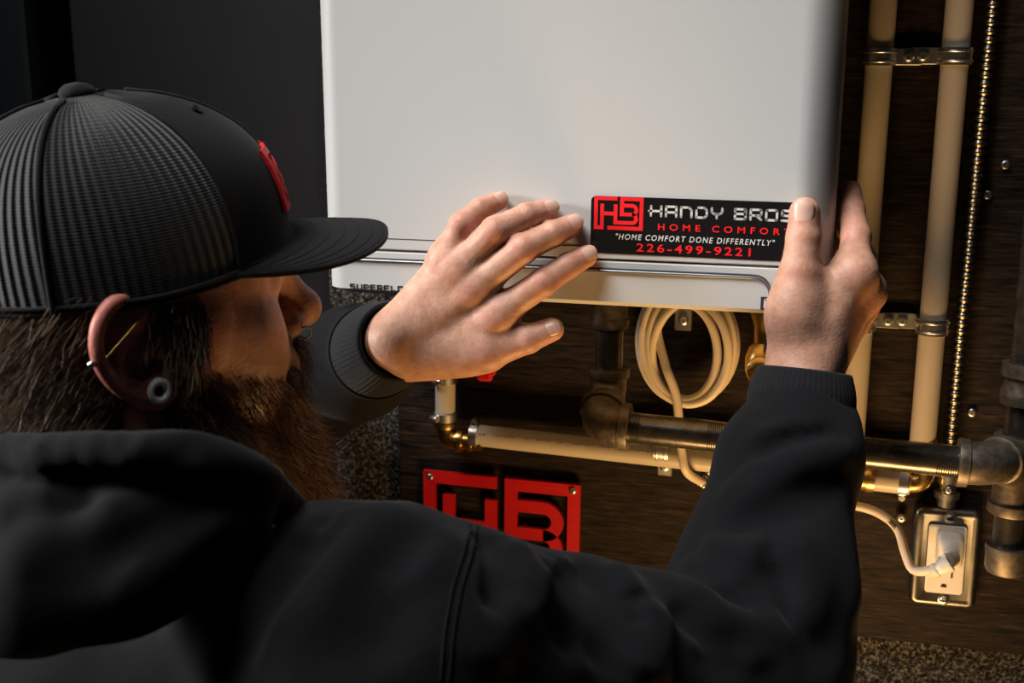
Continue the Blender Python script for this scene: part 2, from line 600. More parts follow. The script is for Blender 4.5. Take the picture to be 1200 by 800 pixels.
def logo(b, o, U, V, N, W, depth):          # square monogram built from bars; W = full width
    s = W / 1.5
    T = .115
    bars = [(0, 0, T, 1), (T, 1 - T, .71, 1), (T, 0, .305, T), (.19, T, .305, .78), (.305, .43, .60, .43 + T), (.60, .165, .715, .77),
            (.79, .42, .91, 1), (.91, 1 - T, 1.5, 1), (1.5 - T, T, 1.5, 1 - T), (.42, 0, 1.5, T),
            (.91, .80 - T, 1.16, .80), (.91, .42, 1.16, .42 + T), (.715, .165, 1.16, .165 + T)]
    for x0, y0, x1, y1 in bars:
        b.prism(np.array([(x0, y0), (x1, y0), (x1, y1), (x0, y1)]) * s, o, U, V, N, depth)
    for cy, ro in ((.61, .19), (.35, .185)):
        ri = ro - T
        an = np.linspace(-math.pi / 2, math.pi / 2, 13)
        for a0, a1 in zip(an[:-1], an[1:]):
            q = [(1.16 + ri * math.cos(a0), cy + ri * math.sin(a0)), (1.16 + ro * math.cos(a0), cy + ro * math.sin(a0)),
                 (1.16 + ro * math.cos(a1), cy + ro * math.sin(a1)), (1.16 + ri * math.cos(a1), cy + ri * math.sin(a1))]
            b.prism(np.array(q) * s, o, U, V, N, depth)


lo0 = P(410, 338.5, YF)
w_ = P(474, 341, YF)[0] - lo0[0]
b = MB()
cw = w_ / 9 * .86
stroke_text(b, 'SUPERFLOW', lo0 + NY * .0001, UX, UZ, NY, .0047, cw * 1.03, w_ / 9 * .24, .0009, .0003)
b.build('lettering', M['letter'], heater, 0)
q0 = P(891, 362, YF)
b = MB()
b.box(q0 + np.array([.008, -.0002, .0045]), (.016, .0006, .010))
bd = b.build('badge', M['letter'], heater, 0)
b = MB()
for ln in ([(.2, .15), (.2, .85)], [(.2, .85), (.75, .15)], [(.75, .15), (.75, .85)]):
    L = np.array(ln) * np.array([.016, .010])
    d = nrm(L[1] - L[0])
    nn = np.array([-d[1], d[0]]) * .0009
    b.prism([L[0] - nn, L[1] - nn, L[1] + nn, L[0] + nn], q0 + np.array([0, -.0005, -.0005]), UX, UZ, NY, .0003)
b.build('lettering', M['white_print'], bd, 0)

# ------------------------------------------------------------------ sticker on the heater
s_tl, s_bl = P(693, 229, YF), P(697, 296, YF)
s_tr, s_br = P(928, 237, YF), P(917, 304, YF)
SW, SH = .166, (s_tl[2] - s_bl[2])
SU = nrm([s_tr[0] - s_tl[0], 0, s_tr[2] - s_tl[2]])
SV = np.cross(SU, NY) * -1
SV = nrm(np.cross(NY, SU)) if np.cross(NY, SU)[2] > 0 else -nrm(np.cross(NY, SU))
SW = float((s_tr - s_tl) @ SU) * 1.035
SH = float((s_tl - s_bl) @ SV)
so = s_tl - SV * SH
sticker = thing('sticker', so + SU * SW / 2, 'black glossy company sticker with red and white lettering on the white heater', 'sticker')


def rrect(w, h, r, n=5):
    out = []
    for cx, cy, a0 in ((w - r, r, -90), (w - r, h - r, 0), (r, h - r, 90), (r, r, 180)):
        for a in np.linspace(a0, a0 + 90, n):
            out.append((cx + r * math.cos(math.radians(a)), cy + r * math.sin(math.radians(a))))
    return out


MB().prism(rrect(SW, SH, .004), so, SU, SV, NY, .0005).build('backing', M['sticker'], sticker, 0)


def SP(u, v):                                # point on the sticker, u v as fractions from its lower left
    return so + SU * SW * u + SV * SH * v + NY * .0005


b = MB()
logo(b, SP(.016, .42), SU, SV, NY, SW * .245, .0002)
b.build('emblem', M['red_print'], sticker, 0)
b = MB()
stroke_text(b, 'HANDY BROS', SP(.293, .67), SU, SV, NY, SH * .205, SW * .061, SW * .0125, SW * .0110, .0002, .62)
b.build('lettering', M['white_print'], sticker, 0, label='white square company name lettering')
b = MB()
font_text(b, 'HOME COMFORT', SP(.335, .445), SU, SV, NY, SH * .115, SW * .635, .0003, bold=.02, spacing=1.75)
b.build('lettering', M['red_print'], sticker, 0, label='red two-word line under the name')
b = MB()
font_text(b, '"HOME COMFORT DONE DIFFERENTLY"', SP(.128, .255), SU, SV, NY, SH * .105, SW * .77, .0003, bold=.012, spacing=1.25, shear=.18)
b.build('lettering', M['white_print'], sticker, 0, label='small white slanted slogan line')
b = MB()
font_text(b, '226-499-9221', SP(.232, .055), SU, SV, NY, SH * .15, SW * .555, .0003, bold=.018, spacing=1.3)
b.build('lettering', M['red_print'], sticker, 0, label='red telephone number line')

# ------------------------------------------------------------------ red monogram sign
g_tl, g_tr = P(496, 551, YB - .009), P(680, 569, YB - .009)
GU = nrm([g_tr[0] - g_tl[0], 0, g_tr[2] - g_tl[2]])
GV = nrm(np.cross(NY, GU))
GV = GV if GV[2] > 0 else -GV
GW = float((g_tr - g_tl) @ GU)
go = g_tl - GV * GW / 1.5
go[1] = YB - .004
sign = thing('monogram_sign', go + GU * GW / 2, 'red metal square monogram sign screwed to the dark board above the shoulder', 'sign')
b = MB()
logo(b, go, GU, GV, NY, GW, .005)
plate = b.build('plate', M['red'], sign, 0)
for u, v in ((.045, .945), (.955, .945), (.045, .055), (.955, .055)):
    c = go + GU * GW * u + GV * GW / 1.5 * v + NY * .0049
    screw('screw', c, .0036, sign)
    MB().tube([c, np.array([c[0], YB, c[2]])], .002, 8).build('standoff', M['zinc'], sign, 40)

# ------------------------------------------------------------------ cream water pipes
PY = YB - .020


def pipe_clamp(name, pc, ax, r, side, label, cat='pipe clamp', group=None, tab=.024, wid=.014):
    """half-round strap over a pipe (axis ax) with a flat tab and screw on one side (side = unit vector)"""
    pc, ax, side = np.asarray(pc, float), nrm(ax), nrm(side)
    t = thing(name, pc + NY * 0, label, cat, group)
    out = np.array([0, -1.0, 0])
    an = np.linspace(-.15 * math.pi, 1.08 * math.pi, 16)
    prof_o = [side * (math.cos(a) * (r + .0022)) + out * (math.sin(a) * (r + .0022)) for a in an]
    prof_i = [side * (math.cos(a) * (r + .0004)) + out * (math.sin(a) * (r + .0004)) for a in an]
    vs, fs = [], []
    for k, (a, c) in enumerate(zip(prof_o, prof_i)):
        for q, e in ((a, -1), (a, 1), (c, 1), (c, -1)):
            vs.append(pc + q + ax * wid / 2 * e)
    n = len(an)
    for k in range(n - 1):
        for j in range(4):
            i2 = (j + 1) % 4
            fs.append((k * 4 + j, k * 4 + i2, (k + 1) * 4 + i2, (k + 1) * 4 + j))
    fs += [(0, 3, 2, 1), tuple((n - 1) * 4 + j for j in range(4))]
    MB().add(vs, fs).build('strap', M['zinc'], t, 40)
    ridge = MB()
    for e in (-.28, .28):
        ridge.tube([pc + (side * math.cos(a) + out * math.sin(a)) * (r + .0024) + ax * wid * e for a in an], .0009, 6)
    ridge.build('strap_ridge', M['zinc'], t, 60)
    c = pc.copy() + side * (r + tab / 2)
    c[1] = YB - .0045
    A = np.array([side, np.cross(ax, side), ax])
    tb = MB().box(c, (tab, .0022, wid), A, .0008)
    leg = pc + side * (r + .0012)
    y0, y1 = leg[1], YB - .0045
    tb.box(np.array([leg[0], (y0 + y1) / 2, leg[2]]), (.002, abs(y1 - y0) + .002, wid), A, .0006)
    tb.build('tab', M['zinc'], t, 30)
    MB().tube([[c[0], YB, c[2]], [c[0], YB - .004, c[2]]], .003, 8).build('spacer', M['zinc'], t, 40)
    screw('screw', c + NY * .001 + side * .001, .0046, t)
    return t


def seg_radius(px, y):       # radius from an apparent width in pixels
    return px


pr = .0112
p1 = np.array([P(1035.5, 0, PY), P(999, 500, PY)])
p2 = np.array([P(1125, 0, PY), P(1081, 520, PY)])
p1d, p2d = nrm(p1[1] - p1[0]), nrm(p2[1] - p2[0])
zlow = P(1081, 565, PY)[2]


def at_z(p, d, z):
    return p + d * ((z - p[2]) / d[2])


a1 = at_z(p1[0], p1d, 2.46)
e1 = at_z(p1[0], p1d, P(990, 556, PY)[2] + .022)
vp = thing('water_pipe', e1, 'cream vertical water pipe nearest the heater, running up behind the right hand', 'pipe', 'cream water pipes')
MB().tube([a1, e1], pr, 20).build('tube', M['pex'], vp, 60)
a2 = at_z(p2[0], p2d, 2.46)
e2 = at_z(p2[0], p2d, zlow + .024)
vp2 = thing('water_pipe', e2, 'cream vertical water pipe between the first pipe and the ribbed metal cable', 'pipe', 'cream water pipes')
MB().tube([a2, e2], pr, 20).build('tube', M['pex'], vp2, 60)

for row, (y1_, y2_) in enumerate(((66.5, 65.5), (379, 383))):
    c1 = at_z(p1[0], p1d, P(1031, y1_, PY)[2])
    c2 = at_z(p2[0], p2d, P(1118, y2_, PY)[2])
    word = ('upper', 'lower')[row]
    pipe_clamp('pipe_clamp', c1, p1d, pr, UX, word + ' zinc clamp on the cream pipe nearest the heater', group='zinc clamps on the two vertical pipes')
    pipe_clamp('pipe_clamp', c2, p2d, pr, -UX, word + ' zinc clamp on the second cream pipe, left of the metal cable', group='zinc clamps on the two vertical pipes')

# horizontal pipe
HY = YB - .022
h0, h1 = P(552, 509, HY), P(1066, 566, HY)
hd = nrm(h1 - h0)
hr = .0105
hp = thing('water_pipe', h0, 'cream horizontal water pipe running behind the black gas pipe', 'pipe', 'cream water pipes')
MB().tube([h0, h1], hr, 20).build('tube', M['pex'], hp, 60)
b = MB()
x = .012
for wdt in (.010, .022, .004, .016, .007, .020, .012, .005, .018, .009):
    c = h0 + hd * x
    for k in range(int(wdt / .004)):
        cc = c + hd * .004 * k
        b.box(cc + np.array([0, -hr * .93, .0042]), (.0022, .0008, .0022 + .0006 * ((k * 7) % 3)), [hd, [0, .93, .37], [0, -.37, .93]])
    x += wdt + .007
b.build('printed_marking', M['ink'], hp, 0)
pipe_clamp('pipe_clamp', P(776, 526, HY) * [1, 1, 1], hd, hr, np.array([.03, 0, -1.0]), 'zinc clamp holding the horizontal cream pipe beneath the black pipe', tab=.022)


def crimp(b, c, ax, r, w=.008):
    ax = nrm(ax)
    b.lathe(np.asarray(c) - ax * w / 2, ax, [(0, r + .0002), (0, r + .0016), (w, r + .0016), (w, r + .0002)], 22)


def hose_clamp(parent, c, ax, r, ear):
    b = MB()
    crimp(b, c, ax, r)
    e = np.asarray(c) + nrm(ear) * (r + .003)
    b.lathe(e - nrm(ax) * 0 - nrm(np.cross(ax, ear)) * .005, nrm(np.cross(ax, ear)), [(0, .0028), (.001, .0034), (.009, .0034), (.010, .0028)], 12)
    b.build('crimp_ring', M['zinc'], parent, 40)


def brass_elbow(name, label, corner, d1, d2, r, legs, group=None):
    corner, d1, d2 = np.asarray(corner, float), nrm(d1), nrm(d2)
    t = thing(name, corner, label, 'pipe fitting', group)
    R = r * 1.05
    pts = [corner + d1 * R * 1.5]
    for s in np.linspace(0, 1, 9):
        pts.append((1 - s) ** 2 * (corner + d1 * R * 1.1) + 2 * s * (1 - s) * corner + s * s * (corner + d2 * R * 1.1))
    pts.append(corner + d2 * R * 1.5)
    MB().tube(pts, r * .92, 20).build('bend', M['brass'], t, 50)
    for d, L in ((d1, legs[0]), (d2, legs[1])):
        s0 = corner + d * R * 1.2
        MB().lathe(s0, d, [(0, r * .92), (0, r * 1.12), (.003, r * 1.16), (.006, r * 1.12), (.006, r * .86), (L * .5, r * .86), (L * .5, r * .98), (L * .62, r * .98), (L * .62, r * .84), (L, r * .84)], 22).build('barb_collar', M['brass'], t, 35)
    return t


ec = P(522, 514, HY)
se = brass_elbow('brass_elbow', 'brass elbow fitting at the left end of the horizontal cream pipe', ec, hd, UZ + np.array([0, 0, 0]), .0098, (.026, .019), 'brass elbows')
hose_clamp(se, h0 + hd * .004, hd, hr, UZ)
# short riser to the heater
r0 = ec + UZ * .019
r1 = P(523, 432, HY)
r1 = np.array([ec[0] + .001, HY, r1[2]])
rise = thing('riser_pipe', r0, 'short white vertical pipe under the left hand, between two clamps', 'pipe')
MB().tube([r0, r1], .0098, 20).build('tube', M['pex'], rise, 60)
hose_clamp(rise, r0 + UZ * .004, UZ, .0098, NY + np.array([-.8, 0, 0]))
hose_clamp(rise, r1 - UZ * .010, UZ, .0098, NY + np.array([-.4, 0, 0]))
cn = thing('brass_valve', r1, 'brass valve joining the short white riser to the heater, half hidden by the hand', 'valve')
MB().lathe(r1 - UZ * .004, UZ, [(0, .010), (0, .0135), (.010, .0135), (.010, .011), (.016, .011), (.016, .015), (.034, .015), (.034, .012), (.05, .012), (.05, .010), (zb - r1[2] + .003, .010)], 6).build('valve_body', M['brass'], cn, 30)
lv = P(563, 439, HY - .02)
b = MB()
b.box(lv + np.array([-.010, 0, .006]), (.050, .006, .012), bev=.002)
b.box(lv + np.array([.004, 0, -.001]), (.016, .006, .010), bev=.003)
b.build('lever', M['red_lever'], cn, 30, label='red lever grip')
e_r = brass_elbow('brass_elbow', 'brass elbow fitting where horizontal and second vertical cream pipes meet', P(1082, 567, HY), -hd, UZ, .0098, (.030, .030), 'brass elbows')
hose_clamp(e_r, h1 - hd * .006, hd, hr, -UZ)

tc = at_z(p1[0], p1d, P(990, 556, PY)[2])
tc[1] = HY
tee_b = thing('brass_tee', tc, 'brass tee joining the first vertical cream pipe to the horizontal one, behind the arm', 'pipe fitting')
MB().lathe(tc - hd * .022, hd, [(0, .0108), (0, .0128), (.006, .0132), (.008, .0120), (.036, .0120), (.038, .0132), (.044, .0128), (.044, .0108)], 20).build('run', M['brass'], tee_b, 40)
MB().lathe(tc + UZ * .009, UZ, [(0, .011), (.006, .0115), (.008, .0130), (.0125, .0130), (.0125, .009)], 20).build('branch', M['brass'], tee_b, 40)

# brass valve right of the cable coil
bv = P(893, 420, HY - .01)
bvt = thing('drain_valve', bv - UZ * .05, 'brass drain valve with blue knob below heater beside the right wrist', 'valve')
MB().lathe(bv - UZ * .045, UZ, [(0, .006), (0, .009), (.010, .010), (.016, .007), (.024, .012), (.034, .015), (.046, .015), (.056, .012), (.06, .008), (.075, .009), (.09, .014), (.105, .014), (.11, .009), (zb - bv[2] + .0445, .009)], 18).build('valve_body', M['brass'], bvt, 40)
MB().lathe(bv + np.array([0, -.010, -.006]), NY, [(0, .010), (.006, .012), (.010, .012), (.012, .009), (.013, .004)], 16).build('bonnet', M['brass'], bvt, 40)
MB().lathe(bv + np.array([.010, -.008, .018]), NY, [(0, .006), (.003, .008), (.012, .008), (.014, .006)], 10).build('knob', M['blue_knob'], bvt, 40, label='dark blue knob')

# ------------------------------------------------------------------ black iron gas pipe
GYv = YB - .060
gtop = P(713, 372, GYv)
gel = P(713, 452, GYv)
gas = thing('gas_pipe', gel, 'black iron gas pipe with elbows running below the heater toward the outlet', 'gas pipe')
zc = lambda py, y=GYv: P(713, py, y)[2]
X0 = gel[0]
A0 = np.array([X0, GYv, 0])


def on(z):
    return np.array([X0, GYv, z])


MB().lathe(on(zc(432)), UZ, [(0, .0125), (zc(386) - zc(432), .0125)], 24).build('nipple', M['iron'], gas, 40)
b = MB()
zz = zc(383)
b.lathe(on(zz), UZ, [(0, .013), (0, .0165), (.004, .0175), (.008, .0175), (.008, .0160), (.022, .0160), (.022, .0180), (.028, .0180), (.028, .013), (zb - zz - .0005, .013)], 24)
b.build('union', M['castiron'], gas, 35)


def threads(b, c, ax, r, n=6, pitch=.0018):
    ax = nrm(ax)
    prof = [(0, r * .9)]
    for k in range(n):
        prof += [(k * pitch + .0002, r - .0009), (k * pitch + pitch * .5, r + .0002), (k * pitch + pitch - .0002, r - .0009)]
    prof.append((n * pitch, r * .9))
    b.lathe(c, ax, prof, 20)


def iron_elbow(parent, corner, d1, d2, r=.0165, leg=.022):
    corner, d1, d2 = np.asarray(corner, float), nrm(d1), nrm(d2)
    pts = [corner + d1 * leg]
    for s in np.linspace(0, 1, 11):
        pts.append((1 - s) ** 2 * (corner + d1 * r * 1.05) + 2 * s * (1 - s) * corner + s * s * (corner + d2 * r * 1.05))
    pts.append(corner + d2 * leg)
    b = MB().tube(pts, r, 24)
    for d in (d1, d2):
        b.lathe(corner + d * (leg - .006), d, [(0, r), (.001, r + .0022), (.007, r + .0026), (.009, r + .0022), (.009, r * .72)], 24)
    return b.build('elbow', M['castiron'], parent, 50)


GYh = YB - .105
hL, hR = P(702, 497, GYh), P(1160, 545, GYh)
gd = nrm(hR - hL)
up_c = np.array([X0, GYv, P(712, 462, GYv)[2]])
d_out = nrm(hL - up_c)
iron_elbow(gas, up_c, UZ, d_out, leg=.022)
iron_elbow(gas, hL, -d_out, gd, .0185, .024)
pst, pen = hL + gd * .026, hR - gd * .022
MB().tube([pst, pen], .0133, 28).build('long_pipe', M['iron'], gas, 60)
for c_, n_th in ((pst, 6), (pen - gd * .020, 10), (pen - gd * .205, 7)):
    b = MB()
    threads(b, c_, gd, .0137, n_th)
    b.build('thread', M['iron'], gas, 60)
coup = pen - gd * .215
# corner fitting at the right, riser and drip leg
X1 = hR.copy()
iron_elbow(gas, X1, -gd, np.array([.35, .6, .0]), .0175, .022)
tee = P(1190, 555, YB - .06)
b = MB()
b.tube([tee + UZ * .028, tee - UZ * .026], .0175, 24)
for s in (1, -1):
    b.lathe(tee + UZ * s * .024, UZ * s, [(0, .0175), (.001, .0198), (.008, .0202), (.010, .0195), (.010, .012)], 24)
b.tube([X1 + np.array([.006, .01, 0]), tee], .0155, 20)
b.build('tee', M['castiron'], gas, 45)
MB().tube([tee + UZ * .03, tee + UZ * .9], .0133, 24).build('riser', M['iron'], gas, 60)
u2 = tee + UZ * .062
MB().lathe(u2, UZ, [(0, .0135), (0, .0180), (.006, .0186), (.010, .0186), (.014, .0165), (.024, .0165), (.024, .0192), (.034, .0192), (.034, .0135)], 24).build('union', M['castiron'], gas, 35)
MB().tube([tee - UZ * .03, tee - UZ * .075], .0133, 24).build('drip_leg', M['iron'], gas, 60)
MB().lathe(tee - UZ * .064, -UZ, [(0, .0135), (0, .0178), (.004, .0186), (.008, .0178), (.020, .0178), (.024, .0160), (.026, .010), (.0265, 0)], 24).build('end_cap', M['castiron'], gas, 40)

# ------------------------------------------------------------------ ribbed metal cable
cy = YB - .012
cp = bez([P(1170, -60, cy), P(1160, 40, cy), P(1148, 160, cy), P(1136, 290, cy), P(1125, 400, cy), P(1116, 500, cy), P(1111, 565, cy)], 14)
seglen = np.r_[0, np.cumsum(np.linalg.norm(np.diff(cp, axis=0), axis=1))]
pitch_ = .0070
ss = np.arange(0, seglen[-1], pitch_ / 6)
cpx = np.stack([np.interp(ss, seglen, cp[:, k]) for k in range(3)], 1)
rad = .0050 + .0011 * np.sin(ss / pitch_ * 2 * math.pi)
mc = thing('armoured_cable', cpx[-1], 'ribbed metal armoured electrical cable running down to the outlet box', 'cable')
vtmp = MB().tube(cpx, rad, 14)
vtmp.build('armour', M['armour'], mc, 60)
ce = cpx[-1]
MB().lathe(ce + UZ * .012, -UZ, [(0, .0065), (0, .009), (.012, .0095), (.012, .0075), (.020, .0075), (.020, .011), (.026, .011), (.026, .008), (.034, .008)], 18).build('connector', M['zinc'], mc, 35)
screw('connector_screw', ce + np.array([0, -.009, -.004]), .0036, mc)

# ------------------------------------------------------------------ outlet
oy = YB - .016
oc = P(1108, 655, oy)
o_tl, o_tr, o_bl = P(1072, 597, oy), P(1152, 603, oy), P(1064, 711, oy)
OW, OH = float(np.linalg.norm(o_tr - o_tl)), float(np.linalg.norm(o_bl - o_tl))
OU = nrm([1, 0, (o_tr - o_tl)[2] / (o_tr - o_tl)[0] * .6])
OV = nrm(np.cross(NY, OU))
OV = OV if OV[2] > 0 else -OV
outlet = thing('wall_outlet', oc - OV * OH / 2, 'zinc-covered wall outlet with white receptacle at lower right', 'outlet')
OA = np.array([OU, NY, OV])


def OP(u, v, n=0.0):
    return oc + OU * u + OV * v + NY * n


b = MB()
lv_ = [(0, 0, -.016), (0, 0, -.0035), (.0012, .0012, -.0012), (.0036, .0036, 0), (.0060, .0060, .0002), (.0075, .0075, -.0006)]
rings = []
for i0, _, nn in lv_:
    rr = np.array(rrect(OW - 2 * i0, OH - 2 * i0, max(.0075 - i0, .002)))
    rings.append(np.array([OP(u - OW / 2 + i0, v - OH / 2 + i0, nn) for u, v in rr]))
n_r = len(rings[0])
fs = [tuple(range(n_r)), tuple(range((len(lv_) - 1) * n_r, len(lv_) * n_r))]
for k in range(len(lv_) - 1):
    fs += [(k * n_r + i, k * n_r + (i + 1) % n_r, (k + 1) * n_r + (i + 1) % n_r, (k + 1) * n_r + i) for i in range(n_r)]
b.add(np.concatenate(rings), fs)
b.build('cover_plate', M['plate'], outlet, 50)
RW, RH = .0325, .0655
b = MB()
b.prism(rrect(RW + .0016, RH + .0016, .003), OP(-RW / 2 - .0008, -RH / 2 - .0008, -.001), OU, OV, NY, .0008)
b.build('cutout', M['hole'], outlet, 0)
b = MB()
b.prism(rrect(RW, RH, .0028), OP(-RW / 2, -RH / 2, -.001), OU, OV, NY, .0030)
b.prism(rrect(RW - .002, RH - .002, .0024), OP(-RW / 2 + .001, -RH / 2 + .001, .0020), OU, OV, NY, .0006)
rec = b.build('receptacle', M['plastic_white'], outlet, 30)
b = MB()
for vv in (-.0175, .0175):
    b.box(OP(-.0062, vv + .004, .0027), (.0018, .0006, .0078), OA)
    b.box(OP(.0062, vv + .004, .0027), (.0016, .0006, .0064), OA)
    b.prism([(.0026 * math.cos(a), .0026 * math.sin(a) if math.sin(a) > -.3 else -.0010) for a in np.linspace(0, 2 * math.pi, 14, endpoint=False)], OP(0, vv - .0078, .0025), OU, OV, NY, .0004)
b.build('slots', M['hole'], rec, 0)
b = MB()
b.box(OP(-.006, .0015, .0028), (.009, .0012, .0042), OA, .0004)
b.box(OP(.006, .0015, .0028), (.009, .0012, .0042), OA, .0004)
b.build('test_button', M['plastic_white'], rec, 30)
for s in (1, -1):
    c = OP(.001, s * (OH / 2 - .008), -.0006)
    MB().lathe(c, NY, [(0, .0052), (.0008, .0052), (.0012, .0046)], 20).build('washer', M['zinc'], outlet, 40)
    screw('screw', c + NY * .0010, .0040, outlet)
    b = MB()
    b.box(c + NY * .0040, (.0050, .0008, .0010), OA)
    b.build('screw_slot', M['hole'], outlet, 0)

# ------------------------------------------------------------------ coiled power cord
cyl = YB - .022
rc = .0045
cc = P(805, 402, cyl)
sc_px = float(np.linalg.norm(P(815, 402, cyl) - P(805, 402, cyl))) / 10
turn_par = [(46, 72, -10, 0), (58, 74, 0, -2), (40, 60, 8, 6), (60, 70, 0, 2), (49, 66, 4, -2), (36, 58, -4, 8)]
pts = []
NT = len(turn_par)
for k in range((NT - 1) * 24 + 5):
    f = k / 24.0
    i = min(int(f), NT - 2)
    t = f - i
    q = [turn_par[i][j] * (1 - t) + turn_par[i + 1][j] * t for j in range(4)] if i + 1 < NT else turn_par[-1]
    a = 2 * math.pi * f + math.pi * .5
    d = .0085 * math.sin(f * 2.4) - .006 * (i % 2)
    pts.append(cc + np.array([(q[2] + q[0] * math.cos(a)) * sc_px, -.004 + d, (-q[3] + q[1] * math.sin(a)) * sc_px]))
tail = [P(779, 425, cyl - .016), P(784, 440, cyl - .020), P(792, 462, cyl - .020), P(796, 495, cyl - .020), P(799, 528, HY - .019), P(805, 553, cyl - .018), P(828, 567, cyl + .012), P(850, 573, cyl + .010),
        P(900, 582, cyl + .010), P(960, 588, cyl - .002), P(1010, 594, cyl), P(1038, 606, cyl - .004), P(1053, 622, cyl - .012), P(1060, 645, cyl - .020), P(1070, 667, cyl - .028), P(1090, 668, cyl - .034), P(1108, 659, cyl - .034)]
cordt = thing('power_cord', cc, 'cream power cord coiled under the heater and plugged into the outlet', 'cord')
plist = [np.array(p) for p in pts]
path = bez([p for p in plist[::2]] + tail, 5)
MB().tube(path, rc * .92, 12).build('cable', M['cable'], cordt, 60)
# plug
pc_ = OP(.003, .012, .010)
b = MB()
prof2 = []
for dd, w, h in ((0, .011, .0150), (.004, .0118, .0160), (.010, .0112, .0150), (.013, .0090, .0120)):
    prof2.append([OP(.002 + u - w, .013 + v - h, .0026 + dd) for u, v in rrect(2 * w, 2 * h, .0045, 4)])
n2 = len(prof2[0])
fs = [tuple(range(n2))[::-1], tuple(range(3 * n2, 4 * n2))]
for k in range(3):
    fs += [(k * n2 + i, k * n2 + (i + 1) % n2, (k + 1) * n2 + (i + 1) % n2, (k + 1) * n2 + i) for i in range(n2)]
b.add(np.concatenate(prof2), fs)
b.build('plug', M['plastic_white'], cordt, 50)
e_ = path[-1]
MB().lathe(e_ + OU * .004, nrm(path[-6] - e_), [(0, .0075), (.004, .0078), (.010, .0064), (.013, .0058), (.013, .0066), (.016, .0066), (.016, .0048), (.020, .0048)], 16).build('strain_relief', M['plastic_white'], cordt, 40)
MB().tube([path[-1], OP(.004, .006, .012)], .0075, 12).build('plug_neck', M['plastic_white'], cordt, 60)


def cable_clip(name, c, ax, scr, label, group):
    c = np.asarray(c, float)
    t = thing(name, c, label, 'cable clip', group)
    ax = nrm(ax)
    sd = nrm(np.asarray(scr) - c)
    sd = nrm(sd - ax * (sd @ ax))
    an = np.linspace(-.1 * math.pi, 1.1 * math.pi, 12)
    b = MB()
    for e in (-.0025, 0, .0025):
        b.tube([c + (sd * math.cos(a) + NY * math.sin(a)) * (rc + .0012) + ax * e for a in an], .0017, 6)
    b.build('strap', M['zinc'], t, 60)
    s_ = np.asarray(scr, float)
    s_[1] = YB - .004
    m_ = (c + s_) / 2
    m_[1] = YB - .004
    MB().box(m_ + sd * .004, (np.linalg.norm(s_ - c) + .012, .0018, .009), [sd, NY, np.cross(sd, NY)], .0006).build('tab', M['zinc'], t, 30)
    MB().tube([[s_[0], YB, s_[2]], s_], .003, 8).build('spacer', M['zinc'], t, 40)
    screw('screw', s_ + NY * .001, .0044, t)


cable_clip('cable_clip', P(824, 563, cyl + .011), P(840, 572, cyl) - P(812, 556, cyl), P(831, 549, YB), 'zinc clip on the loose cord below the black pipe', 'cord clips')
cable_clip('cable_clip', P(1046, 611, cyl - .006), P(1053, 620, cyl) - P(1038, 604, cyl), P(1056, 604, YB), 'zinc clip on the cord just left of the outlet', 'cord clips')
hk = thing('hook_bracket', P(801, 380, YB), 'zinc bracket with screw hanging at top of the cord coil', 'bracket')
MB().box(P(801, 366, YB - .008), (.016, .002, .034), bev=.0008).build('tab', M['zinc'], hk, 30)
MB().tube([P(801, 374, YB), P(801, 374, YB - .008)], .004, 10).build('spacer', M['zinc'], hk, 40)
screw('screw', P(801, 375, YB - .009), .0048, hk)

#PERSON#
BODY_H, HOOD_H = .0018, .0036
# ------------------------------------------------------------------ implicit bodies (round cones and ellipsoids, polygonised)
class Cone:
    def __init__(s, a, b, ra, rb, k=.01, flat=None):
        s.a, s.b, s.ra, s.rb, s.k = np.asarray(a, np.float32), np.asarray(b, np.float32), ra, rb, k
        s.c = (s.a + s.b) / 2
        s.R = float(np.linalg.norm(s.b - s.a)) / 2 + max(ra, rb)
        ba = s.b - s.a
        s.ba, s.bb = ba, float(ba @ ba) + 1e-12
        s.flat = flat                         # (direction, factor): flattens the section along a direction

    def d(s, p):
        q = p - s.a
        t = np.clip((q @ s.ba) / s.bb, 0, 1)
        q = q - t[:, None] * s.ba
        if s.flat is not None:
            n, f = s.flat
            h = q @ np.asarray(n, np.float32)
            l = np.sqrt(np.maximum((q * q).sum(1) + h * h * (f * f - 1), 1e-14))
            return (l - (s.ra + (s.rb - s.ra) * t)) / max(1.0, f * .8)
        return np.sqrt((q * q).sum(1)) - (s.ra + (s.rb - s.ra) * t)


class Ell:
    def __init__(s, c, r, A=None, k=.01):
        s.c, s.r, s.k = np.asarray(c, np.float32), np.asarray(r, np.float32), k
        s.A = np.eye(3, dtype=np.float32) if A is None else np.asarray(A, np.float32)
        s.R = float(max(r))

    def d(s, p):
        q = (p - s.c) @ s.A.T
        k0 = np.sqrt(((q / s.r) ** 2).sum(1))
        k1 = np.sqrt(((q / (s.r * s.r)) ** 2).sum(1))
        return k0 * (k0 - 1) / np.maximum(k1, 1e-6)


def smin(a, b, k):
    h = np.maximum(k - np.abs(a - b), 0) / k
    return np.minimum(a, b) - h * h * k * .25


